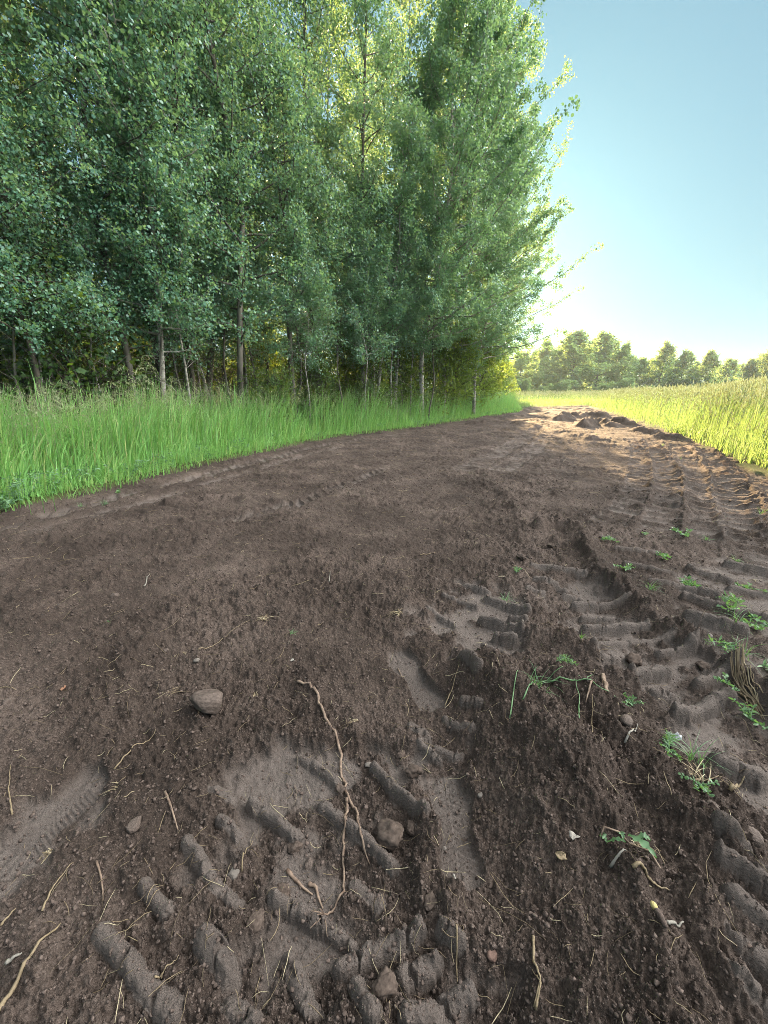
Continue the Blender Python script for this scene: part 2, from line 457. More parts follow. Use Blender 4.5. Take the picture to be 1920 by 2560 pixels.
def leaf_mat(name, stops, trans, tf=0.4, rough=0.45, spec=0.35, objvar=0.3):
    m, n, l, out = mat(name)
    geo = n.new('ShaderNodeNewGeometry'); oi = n.new('ShaderNodeObjectInfo')
    mx = n.new('ShaderNodeMath'); mx.operation = 'MULTIPLY_ADD'
    mx.inputs[1].default_value = 1 - objvar
    l.new(geo.outputs['Random Per Island'], mx.inputs[0])
    m2 = n.new('ShaderNodeMath'); m2.operation = 'MULTIPLY'; m2.inputs[1].default_value = objvar
    l.new(oi.outputs['Random'], m2.inputs[0]); l.new(m2.outputs[0], mx.inputs[2])
    r = ramp(n, stops); l.new(mx.outputs[0], r.inputs[0])
    p = n.new('ShaderNodeBsdfPrincipled')
    l.new(r.outputs[0], p.inputs['Base Color'])
    p.inputs['Roughness'].default_value = rough
    p.inputs['Specular IOR Level'].default_value = spec
    t = n.new('ShaderNodeBsdfTranslucent')
    hv = n.new('ShaderNodeMixRGB'); hv.blend_type = 'MIX'; hv.inputs[0].default_value = 0.75
    l.new(r.outputs[0], hv.inputs[1]); hv.inputs[2].default_value = (*trans, 1)
    l.new(hv.outputs[0], t.inputs[0])
    ms = n.new('ShaderNodeMixShader'); ms.inputs[0].default_value = tf
    l.new(p.outputs[0], ms.inputs[1]); l.new(t.outputs[0], ms.inputs[2]); l.new(ms.outputs[0], out.inputs[0])
    return m

def simple_mat(name, a, b, scale=30.0, rough=0.85, bump=0.3, detail=5, spec=0.2, stretch=None):
    m, n, l, out = mat(name)
    tc = n.new('ShaderNodeTexCoord'); mp = n.new('ShaderNodeMapping')
    if stretch: mp.inputs['Scale'].default_value = stretch
    l.new(tc.outputs['Object'], mp.inputs[0])
    no = n.new('ShaderNodeTexNoise'); no.inputs['Scale'].default_value = scale; no.inputs['Detail'].default_value = detail
    l.new(mp.outputs[0], no.inputs['Vector'])
    r = ramp(n, [(0.3, a), (0.7, b)]); l.new(no.outputs['Fac'], r.inputs[0])
    p = n.new('ShaderNodeBsdfPrincipled'); l.new(r.outputs[0], p.inputs['Base Color'])
    p.inputs['Roughness'].default_value = rough; p.inputs['Specular IOR Level'].default_value = spec
    bp = n.new('ShaderNodeBump'); bp.inputs['Strength'].default_value = bump; bp.inputs['Distance'].default_value = 0.01
    l.new(no.outputs['Fac'], bp.inputs['Height']); l.new(bp.outputs[0], p.inputs['Normal'])
    l.new(p.outputs[0], out.inputs[0])
    return m

def ground_mat():
    m, n, l, out = mat('soil and turf')
    at = lambda a: (lambda q: (setattr(q, 'attribute_name', a), q)[1])(n.new('ShaderNodeAttribute'))
    so, pr = at('soil'), at('press')
    tc = n.new('ShaderNodeTexCoord')
    def noise(s, d=4, r=.6):
        q = n.new('ShaderNodeTexNoise'); q.inputs['Scale'].default_value = s; q.inputs['Detail'].default_value = d; q.inputs['Roughness'].default_value = r
        l.new(tc.outputs['Object'], q.inputs['Vector']); return q
    n1, n2, n3 = noise(140, 5, .7), noise(1.6, 5), noise(420, 3, .7)
    mixv = n.new('ShaderNodeMath'); mixv.operation = 'MULTIPLY_ADD'; mixv.inputs[1].default_value = .52
    l.new(n1.outputs['Fac'], mixv.inputs[0])
    m2 = n.new('ShaderNodeMath'); m2.operation = 'MULTIPLY'; m2.inputs[1].default_value = .48; l.new(n2.outputs['Fac'], m2.inputs[0]); l.new(m2.outputs[0], mixv.inputs[2])
    loose = ramp(n, [(0.32, (.015, .0110, .0090)), (0.50, (.047, .0344, .0278)), (0.66, (.120, .091, .076))]); l.new(mixv.outputs[0], loose.inputs[0])
    pressd = ramp(n, [(0.30, (.070, .056, .0485)), (0.70, (.132, .109, .096))]); l.new(mixv.outputs[0], pressd.inputs[0])
    a = n.new('ShaderNodeMixRGB'); l.new(pr.outputs['Fac'], a.inputs[0]); l.new(loose.outputs[0], a.inputs[1]); l.new(pressd.outputs[0], a.inputs[2])
    turf = ramp(n, [(0.3, (.030, .030, .012)), (0.7, (.060, .085, .022))]); l.new(mixv.outputs[0], turf.inputs[0])
    b = n.new('ShaderNodeMixRGB'); l.new(so.outputs['Fac'], b.inputs[0]); l.new(turf.outputs[0], b.inputs[1]); l.new(a.outputs[0], b.inputs[2])
    p = n.new('ShaderNodeBsdfPrincipled'); l.new(b.outputs[0], p.inputs['Base Color'])
    p.inputs['Roughness'].default_value = .95; p.inputs['Specular IOR Level'].default_value = .12
    b1 = n.new('ShaderNodeBump'); b1.inputs['Strength'].default_value = 1.0; b1.inputs['Distance'].default_value = .012
    l.new(n1.outputs['Fac'], b1.inputs['Height'])
    b2 = n.new('ShaderNodeBump'); b2.inputs['Strength'].default_value = .4; b2.inputs['Distance'].default_value = .002
    l.new(n3.outputs['Fac'], b2.inputs['Height']); l.new(b1.outputs[0], b2.inputs['Normal'])
    l.new(b2.outputs[0], p.inputs['Normal'])
    l.new(p.outputs[0], out.inputs[0])
    return m

M = {}
M['ground'] = ground_mat()
M['leaf'] = leaf_mat('poplar leaf', [(0.0, (.085, .190, .140)), (0.6, (.125, .270, .190)), (1.0, (.180, .330, .180))], (.31, .44, .11), .45, .38, .5)
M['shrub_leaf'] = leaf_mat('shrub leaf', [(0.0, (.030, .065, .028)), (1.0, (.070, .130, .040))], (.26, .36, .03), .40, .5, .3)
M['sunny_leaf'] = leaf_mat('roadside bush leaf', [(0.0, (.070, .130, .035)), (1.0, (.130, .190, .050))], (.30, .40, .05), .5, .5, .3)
M['far_leaf'] = leaf_mat('far tree leaf', [(0.0, (.105, .200, .095)), (1.0, (.180, .300, .120))], (.34, .46, .12), .5, .55, .3, .5)
M['grass'] = leaf_mat('tall grass blade', [(0.0, (.15, .33, .10)), (0.6, (.23, .45, .14)), (0.93, (.34, .48, .16)), (1.0, (.46, .42, .22))], (.24, .42, .07), .42, .5, .3, 0)
M['field'] = leaf_mat('field grass blade', [(0.0, (.095, .180, .060)), (0.6, (.150, .235, .080)), (1.0, (.230, .260, .110))], (.26, .38, .10), .5, .5, .3, 0)
M['head'] = leaf_mat('timothy seed head', [(0.0, (.40, .44, .25)), (1.0, (.58, .60, .40))], (.52, .56, .34), .45, .7, .2, 0)
M['crop'] = leaf_mat('crop leaf', [(0.0, (.060, .130, .080)), (1.0, (.110, .190, .110))], (.16, .26, .08), .3, .5, .3, 0)
M['weed'] = leaf_mat('weed leaf', [(0.0, (.060, .120, .062)), (1.0, (.135, .230, .105))], (.22, .42, .06), .35, .45, .4, .4)
M['vetch'] = leaf_mat('vetch leaf', [(0.0, (.085, .170, .090)), (1.0, (.150, .260, .140))], (.20, .34, .10), .35, .5, .3, 0)
M['panicle'] = leaf_mat('grass panicle', [(0.0, (.22, .27, .14)), (1.0, (.38, .38, .22))], (.36, .38, .16), .4, .6, .2, .3)
M['bark'] = simple_mat('grey poplar bark', (.060, .052, .042), (.185, .168, .140), 9, .9, .5, 6, .15, (1, 1, .35))
M['bark_pale'] = simple_mat('pale birch bark', (.10, .085, .07), (.46, .43, .38), 7, .8, .4, 6, .2, (1, 1, 2.4))
M['bark_dark'] = simple_mat('dark stem bark', (.045, .038, .030), (.12, .10, .08), 9, .9, .5, 6, .15, (1, 1, .35))
M['straw'] = leaf_mat('dry straw', [(0.0, (.085, .062, .040)), (0.6, (.180, .137, .085)), (1.0, (.34, .29, .19))], (.4, .3, .15), .15, .7, .2, 0)
M['root'] = simple_mat('root bark', (.075, .048, .034), (.190, .138, .102), 60, .8, .4)
M['stone'] = simple_mat('field stone', (.045, .033, .027), (.090, .068, .056), 5, .75, .4)
M['stone_pale'] = simple_mat('pale pebble', (.07, .058, .049), (.13, .112, .097), 40, .7, .3)
M['stone_red'] = simple_mat('reddish stone', (.085, .052, .040), (.13, .082, .064), 40, .8, .3)
M['clod'] = simple_mat('soil clod', (.037, .0275, .0230), (.110, .083, .070), 60, .95, .9, 8, .1)
M['clod_lump'] = simple_mat('soil clod lump', (.032, .0235, .019), (.080, .060, .049), 2.6, .95, .15, 8, .1)
M['white'] = leaf_mat('pale dry leaf', [(0.0, (.16, .145, .12)), (1.0, (.26, .24, .21))], (.24, .2, .16), .2, .7, .2)
M['plastic'] = leaf_mat('clear grey film', [(0.0, (.20, .21, .22)), (1.0, (.28, .29, .30))], (.3, .3, .31), .25, .25, .6)
M['yellow'] = simple_mat('yellowed bud', (.26, .20, .07), (.42, .36, .17), 150, .7, .3)
M['rust'] = simple_mat('rust leaf bit', (.16, .08, .05), (.24, .13, .08), 90, .7, .3)

# ------------------------------------------------------------------ ground sheet
def build_ground():
    th = np.concatenate([np.arange(-66, 66, .132), np.arange(66, 294, .75)])
    th = np.radians(th)
    lr = [math.log(.03)]
    while lr[-1] < math.log(420):
        rr = math.exp(lr[-1])
        lr.append(lr[-1] + (.12 if rr < .22 else .0046 if rr < 7 else .0065 if rr < 42 else .014 if rr < 60 else .05))
    R = np.exp(np.array(lr))
    T, RR = np.meshgrid(th, R)
    X = (RR * np.sin(T)).ravel(); Y = (RR * np.cos(T)).ravel()
    z, soil, press = ground(X, Y)
    nt, nr = len(th), len(R)
    i = np.arange(nr - 1)[:, None] * nt; j = np.arange(nt)[None, :]; jn = (j + 1) % nt
    f = np.stack([i + j, i + jn, i + nt + jn, i + nt + j], -1).reshape(-1, 4)[:, ::-1]
    # close the small hole under the camera
    V = np.stack([X, Y, z], 1)
    loops = np.concatenate([f.ravel(), np.arange(nt)[::-1]])
    me = new_mesh('ground', V, loops, np.concatenate([np.full(len(f), 4), [nt]]), True)
    for nm, arr in (('soil', soil), ('press', press)):
        a = me.attributes.new(nm, 'FLOAT', 'POINT'); a.data.foreach_set('value', arr.astype(np.float32))
    o = link('ground', me, M['ground'])
    tag(o, 'dark bare soil lane pressed with tyre tracks between grass strips', 'ground', kind='structure')
build_ground()

rng = np.random.default_rng(11)

# ------------------------------------------------------------------ blades, crumbs, straw (uncountable)
def blades(x, y, z, h, wd, lean, seg=4, curl=0.5, yaw=None, r=rng):
    """flat tapering bent blades; lean (n,2) = sideways travel of the tip"""
    n = len(x)
    t = np.linspace(0, 1, seg + 1)
    yaw = r.uniform(0, 2 * np.pi, n) if yaw is None else yaw
    sx, sy = np.cos(yaw), np.sin(yaw)
    bend = t ** 2
    px = x[:, None] + lean[:, :1] * bend; py = y[:, None] + lean[:, 1:] * bend
    droop = curl * np.hypot(lean[:, 0], lean[:, 1])[:, None] * t ** 3
    pz = z[:, None] + h[:, None] * t - droop
    ww = wd[:, None] * (1 - 0.9 * t ** 1.6) * 0.5
    L = np.stack([px - sx[:, None] * ww, py - sy[:, None] * ww, pz], -1)
    Rr = np.stack([px + sx[:, None] * ww, py + sy[:, None] * ww, pz], -1)
    V = np.stack([L, Rr], 2).reshape(n, -1, 3)
    f = np.array([[2 * i, 2 * i + 1, 2 * i + 3, 2 * i + 2] for i in range(seg)])
    F = (np.arange(n)[:, None, None] * (2 * (seg + 1)) + f[None]).reshape(-1, 4)
    return V.reshape(-1, 3), F

LEAF = np.array([(0, 0, 0), (.22, .36, .05), (.62, .40, .06), (1, 0, -.05), (.62, -.40, .06), (.22, -.36, .05)], float)

def leaf_cloud(P, D, size, r, upbias=.5, shape=LEAF):
    n = len(P)
    d = norm(D * .45 + r.normal(0, .6, (n, 3)) + np.array([0, 0, -.45]))
    nn = norm(r.normal(0, .75, (n, 3)) + np.array([0, 0, upbias]))
    s = norm(np.cross(nn, d)); nn = np.cross(d, s)
    sz = size * r.uniform(.65, 1.2, n)
    V = P[:, None] + sz[:, None, None] * (shape[None, :, :1] * d[:, None] + shape[None, :, 1:2] * s[:, None] + shape[None, :, 2:] * nn[:, None])
    m = len(shape)
    return V.reshape(-1, 3), np.arange(n * m).reshape(n, m)

def strip_points(n, L, d0, d1, power=1.0, jit=0.0, dens=1.3):
    """points beside polyline L on its left side, denser near the camera"""
    seg = np.diff(L, axis=0); ln = np.hypot(seg[:, 0], seg[:, 1])
    mid = (L[:-1] + L[1:]) / 2
    wgt = ln / np.maximum(np.hypot(mid[:, 0], mid[:, 1]), 3.0) ** dens
    i = rng.choice(len(ln), n, p=wgt / wgt.sum())
    t = rng.uniform(0, 1, n)
    b = L[i] + seg[i] * t[:, None]
    nx = np.stack([-seg[i, 1], seg[i, 0]], 1) / ln[i][:, None]
    d = d0 + (d1 - d0) * rng.uniform(0, 1, n) ** power
    return b + nx * d[:, None] + rng.normal(0, jit + 1e-9, (n, 2)), d

def resample(L, step):
    d = np.concatenate([[0], np.cumsum(np.hypot(*np.diff(L, axis=0).T))])
    s = np.linspace(0, d[-1], int(d[-1] / step) + 2)
    return np.stack([np.interp(s, d, L[:, 0]), np.interp(s, d, L[:, 1])], 1)

LEs = resample(LE, 0.4)
REs = resample(RE[::-1], 0.4)          # runs away from the camera

def left_grass():
    g = Geo()
    P, d = strip_points(46000, LEs[::1], -0.04, 2.6, 0.85, .05)
    z = ground(P[:, 0], P[:, 1], False)[0]
    n = len(P)
    r = np.hypot(P[:, 0], P[:, 1])
    clump = np.clip(0.5 + 1.2 * fbm(P[:, 0], P[:, 1], 0.45, 2, 300), 0, 1)
    h = (0.28 + 0.86 * sstep(0, .7, d)) * (0.60 + 0.5 * clump) * rng.uniform(.45, 1.18, n) * (1 + .18 * sstep(7, 13, r))
    ang = rng.normal(0.25, 0.9, n)
    ln = h * rng.uniform(.03, .50, n)
    lean = np.stack([np.cos(ang) * ln, np.sin(ang) * ln], 1)
    wd = rng.uniform(.008, .0185, n) * (1 + r / 30)
    g.add(*blades(P[:, 0], P[:, 1], z - .01, h, wd, lean, 5, .55))
    # short lighter undergrowth hanging over the edge
    P, d = strip_points(12000, LEs, -0.16, .45, 1, .05)
    z = ground(P[:, 0], P[:, 1], False)[0]; n = len(P)
    h = rng.uniform(.08, .34, n); ang = rng.normal(-0.7, 0.9, n); ln = h * rng.uniform(.3, 1.2, n)
    g.add(*blades(P[:, 0], P[:, 1], z - .01, h, rng.uniform(.004, .009, n), np.stack([np.cos(ang) * ln, np.sin(ang) * ln], 1), 4, .4))
    # thin stems with nodding seed tops
    o = link('tall_grass', g.mesh('tall_grass'), M['grass'])
    tag(o, 'strip of tall bright green grass along the front of the trees', 'grass', kind='stuff')
    g = Geo()
    P, d = strip_points(2600, LEs, .25, 2.6, 1, .05)
    z = ground(P[:, 0], P[:, 1], False)[0]
    for (x, y), z0 in zip(P, z):
        hh = rng.uniform(.85, 1.18); a = rng.normal(.3, 1); le = rng.uniform(.05, .22)
        tt = np.linspace(0, 1, 5)
        pts = np.stack([x + math.cos(a) * le * tt ** 2, y + math.sin(a) * le * tt ** 2, z0 + hh * tt], 1)
        g.tube(pts, [.0022, .002, .0018, .0015, .001], 3, False)
        k_ = 9
        zz = z0 + hh * rng.uniform(.82, 1.0, k_)
        bx = pts[-1, 0] + rng.normal(0, .018, k_); by = pts[-1, 1] + rng.normal(0, .018, k_)
        an = rng.uniform(0, 6.28, k_); le2 = rng.uniform(.01, .04, k_)
        g.add(*blades(bx, by, zz, rng.uniform(.02, .05, k_), np.full(k_, .006), np.stack([np.cos(an) * le2, np.sin(an) * le2], 1), 2, .3))
    tag(link('seed_stems', g.mesh('seed_stems'), M['panicle']), 'thin pale nodding seed stems all through the tall grass strip', 'seed stems', kind='stuff')
    # feathery weeds low along the edge
    LP, LD = [], []
    P, d = strip_points(150, LEs, -.05, .55, 1, .05)
    for x, y in P:
        z0 = .03; hh = rng.uniform(.10, .34)
        for st in range(rng.integers(3, 7)):
            a = rng.uniform(0, 6.28); L = rng.uniform(.06, .22)
            for q in np.linspace(.15, 1, 9):
                b = np.array([x + math.cos(a) * L * q, y + math.sin(a) * L * q, z0 + hh * q * (1 - .25 * q)])
                for s_ in (-1, 1):
                    LP.append(b); LD.append(np.array([math.cos(a + s_ * 1.2), math.sin(a + s_ * 1.2), .5]) * 3)
    g = Geo(); g.add(*leaf_cloud(np.array(LP), np.array(LD), .042, rng, .7, LEAF * np.array([1, .45, 1])))
    tag(link('verge_weeds', g.mesh('verge_weeds'), M['vetch']), 'grey-green feathery weeds at the foot of the tall grass', 'weeds', kind='stuff')
left_grass()

def lowland():
    """sparse grass under the trees"""
    P, d = strip_points(9000, LEs, 2.4, 9.0, .8, .1)
    z = ground(P[:, 0], P[:, 1], False)[0]; n = len(P)
    h = rng.uniform(.15, .7, n); ang = rng.uniform(0, 6.28, n); ln = h * rng.uniform(.1, .6, n)
    g = Geo(); g.add(*blades(P[:, 0], P[:, 1], z, h, rng.uniform(.006, .012, n), np.stack([np.cos(ang) * ln, np.sin(ang) * ln], 1), 3))
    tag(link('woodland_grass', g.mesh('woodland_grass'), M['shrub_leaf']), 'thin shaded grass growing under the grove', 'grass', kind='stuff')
lowland()

def in_field(P):
    s = poly_sdf(P[:, 0], P[:, 1], SOIL)
    xe = np.interp(P[:, 1], REs[:, 1], REs[:, 0])
    return (s > .02) & (P[:, 0] > xe)

def right_field():
    def pts(n, r0, r1, pw, a0=14, a1=74):
        u = rng.uniform(0, 1, n)
        r = (r0 ** pw + u * (r1 ** pw - r0 ** pw)) ** (1 / pw)
        a = np.radians(rng.uniform(a0, a1, n))
        P = np.stack([r * np.sin(a), r * np.cos(a)], 1)
        return P[in_field(P)]
    # ripe stems with seed heads
    P = np.concatenate([pts(46000, 5, 14, 1.4), pts(44000, 12, 40, 1.0), pts(16000, 35, 120, .6)])
    edge = np.clip(poly_sdf(P[:, 0], P[:, 1], SOIL), 0, 9)
    P = P[rng.uniform(0, 1, len(P)) < sstep(.05, .75, edge) * .95 + .03]
    n = len(P)
    z = ground(P[:, 0], P[:, 1], False)[0]
    r = np.hypot(P[:, 0], P[:, 1])
    edge = np.clip(poly_sdf(P[:, 0], P[:, 1], SOIL), 0, 9)
    h = (1.02 + .20 * sstep(0, 1.6, edge)) * rng.beta(3.2, 1.3, n) * 1.08 * (1 + .12 * fbm(P[:, 0], P[:, 1], 2.0, 2, 320))
    tall = rng.uniform(0, 1, n) < .02
    h = np.where(tall, h * 1.15, h)
    ang = rng.normal(-.2, .9, n); ln = h * rng.uniform(.03, .18, n)
    lean = np.stack([np.cos(ang) * ln, np.sin(ang) * ln], 1)
    g = Geo()
    yaw = np.arctan2(-P[:, 0], P[:, 1]) + rng.normal(0, .5, n)
    k_ = 1 + r / 16
    g.add(*blades(P[:, 0], P[:, 1], z, h, np.full(n, .0034) * k_, lean, 3, 0, yaw))
    # leaf blades
    Q = np.concatenate([pts(34000, 4.5, 14, 1.4), pts(16000, 12, 45, 1.0)])
    e2 = poly_sdf(Q[:, 0], Q[:, 1], SOIL)
    m = len(Q); zq = ground(Q[:, 0], Q[:, 1], False)[0]; rq = np.hypot(Q[:, 0], Q[:, 1])
    hq = rng.uniform(.25, .85, m) * (.45 + .55 * sstep(0, .7, e2))
    aq = rng.uniform(0, 6.28, m); lq = hq * rng.uniform(.1, .7, m)
    g.add(*blades(Q[:, 0], Q[:, 1], zq, hq, rng.uniform(.006, .011, m) * (1 + rq / 20), np.stack([np.cos(aq) * lq, np.sin(aq) * lq], 1), 4, .5))
    o = link('field_grass', g.mesh('field_grass'), M['field'])
    tag(o, 'yellow-green stems and blades of the tall hay field on the right', 'grass', kind='stuff')
    # heads: slim 4-sided spikes on the stem tops
    top = np.stack([P[:, 0] + lean[:, 0], P[:, 1] + lean[:, 1], z + h], 1)
    ax = norm(np.stack([lean[:, 0] * 1.9, lean[:, 1] * 1.9, h], 1) + rng.normal(0, .10, (n, 3)))
    hl = rng.uniform(.055, .125, n) * (1 + r / 70); hr = rng.uniform(.0042, .0062, n) * (1 + r / 16)
    e1 = norm(np.cross(ax, [0.3, 1, 0])); e2 = np.cross(ax, e1)
    rings = []
    for tt, rad in ((-.05, .35), (.2, 1.0), (.75, .95), (1.0, .25)):
        for q in range(4):
            c, s = math.cos(q * math.pi / 2), math.sin(q * math.pi / 2)
            rings.append(top + ax * (hl * tt)[:, None] + (e1 * c + e2 * s) * (hr * rad)[:, None])
    V = np.stack(rings, 1)
    f = np.array([[i * 4 + q, i * 4 + (q + 1) % 4, i * 4 + 4 + (q + 1) % 4, i * 4 + 4 + q] for i in range(3) for q in range(4)])
    F = (np.arange(n)[:, None, None] * 16 + f[None]).reshape(-1, 4)
    g = Geo(); g.add(V.reshape(-1, 3), F)
    o = link('seed_heads', g.mesh('seed_heads', True), M['head'])
    tag(o, 'pale straw-coloured seed heads topping the hay field', 'seed heads', kind='stuff')
right_field()

def far_strips():
    def strip(n, y0, y1, x0, x1, h0, h1, w0, name, m, label, cat):
        u = rng.uniform(0, 1, n)
        y = y0 * (y1 / y0) ** u
        x = rng.uniform(x0, x1, n) * y / y0
        P = np.stack([x, y], 1)
        keep = (poly_sdf(x, y, SOIL) > .1)
        P = P[keep]; y = y[keep]; n = len(P)
        z = ground(P[:, 0], P[:, 1], False)[0]
        h = rng.uniform(h0, h1, n); a = rng.uniform(0, 6.28, n); ln = h * rng.uniform(.1, .6, n)
        g = Geo(); g.add(*blades(P[:, 0], P[:, 1], z, h, rng.uniform(.7, 1.3, n) * w0 * y / y0, np.stack([np.cos(a) * ln, np.sin(a) * ln], 1), 3))
        tag(link(name, g.mesh(name), m), label, cat, kind='stuff')
    strip(16000, 30, 56, 4, 26, .25, .60, .018, 'meadow_grass', M['field'], 'sunlit yellow grass beyond the end of the soil lane', 'grass')
    strip(22000, 57, 150, 0, 62, .45, .80, .09, 'crop_plants', M['crop'], 'blue-green low crop in the field before the far trees', 'crop')
far_strips()

def soil_bits():
    # loose crumbs
    ico_v = np.array([[0, 0, 1], [.89, 0, .45], [.28, .85, .45], [-.72, .53, .45], [-.72, -.53, .45], [.28, -.85, .45],
                      [.72, .53, -.45], [-.28, .85, -.45], [-.89, 0, -.45], [-.28, -.85, -.45], [.72, -.53, -.45], [0, 0, -1]], float)
    ico_f = np.array([[0, 1, 2], [0, 2, 3], [0, 3, 4], [0, 4, 5], [0, 5, 1], [1, 6, 2], [2, 7, 3], [3, 8, 4], [4, 9, 5], [5, 10, 1],
                      [2, 6, 7], [3, 7, 8], [4, 8, 9], [5, 9, 10], [1, 10, 6], [6, 11, 7], [7, 11, 8], [8, 11, 9], [9, 11, 10], [10, 11, 6]])
    n = 80000
    u = rng.uniform(0, 1, n)
    r = (.3 ** .7 + u * (5.5 ** .7 - .3 ** .7)) ** (1 / .7)
    a = np.radians(rng.uniform(-58, 58, n))
    x, y = r * np.sin(a), r * np.cos(a)
    z, s, c = ground(x, y)
    keep = (s > .9) & (rng.uniform(0, 1, n) > c * .5)
    x, y, z, r = x[keep], y[keep], z[keep], r[keep]; n = len(x)
    size = .0011 * np.exp(rng.exponential(.42, n)) * (1 + r * .12)
    size = np.minimum(size, .0042 + .0010 * r)
    V = ico_v[None] * (1 + rng.normal(0, .34, (n, 12, 1)))
    V = V * (size[:, None] * rng.uniform(.7, 1.2, (n, 3)))[:, None, :]
    an = rng.uniform(0, 6.28, n); ca, sa = np.cos(an)[:, None], np.sin(an)[:, None]
    V = np.stack([V[..., 0] * ca - V[..., 1] * sa, V[..., 0] * sa + V[..., 1] * ca, V[..., 2]], -1)
    V += np.stack([x, y, z + size * .12], 1)[:, None]
    F = (np.arange(n)[:, None, None] * 12 + ico_f[None]).reshape(-1, 3)
    g = Geo(); g.add(V.reshape(-1, 3), F)
    tag(link('soil_crumbs', g.mesh('soil_crumbs'), M['clod']), 'loose dark crumbs scattered over the churned soil', 'soil crumbs', kind='stuff')
    # bits of straw and rootlets
    g = Geo()
    n = 6500
    u = rng.uniform(0, 1, n)
    r = (.35 ** .8 + u * (17 ** .8 - .35 ** .8)) ** (1 / .8)
    a = np.radians(rng.uniform(-56, 56, n))
    x, y = r * np.sin(a), r * np.cos(a)
    s = ground(x, y, False)[1]
    keep = (s > .9); x, y, r = x[keep], y[keep], r[keep]; n = len(x)
    ln = .014 + rng.exponential(.020, n) * (1 + r * .12); an = rng.uniform(0, 6.28, n); bend = rng.normal(0, .30, n)
    tt = np.linspace(-.5, .5, 5)
    aa = an[:, None] + bend[:, None] * tt
    X = x[:, None] + np.cos(aa) * tt * ln[:, None]; Y = y[:, None] + np.sin(aa) * tt * ln[:, None]
    Z = ground(X.ravel(), Y.ravel())[0].reshape(X.shape)
    Z = Z.mean(1, keepdims=True) + (Z - Z.mean(1, keepdims=True)) * .5 + .006 + np.abs(rng.normal(0, .004, (n, 1))) + rng.normal(0, .16, (n, 1)) * tt * ln[:, None]
    for i in range(n):
        rd = rng.uniform(.0003, .0010) * (1 + r[i] * .20) * .85
        g.tube(np.stack([X[i], Y[i], Z[i]], 1), [rd * .6, rd, rd, rd, rd * .5], 3, False)
    tag(link('straw_litter', g.mesh('straw_litter'), M['straw']), 'short bits of pale straw and rootlets littering the soil', 'straw litter', kind='stuff')
soil_bits()

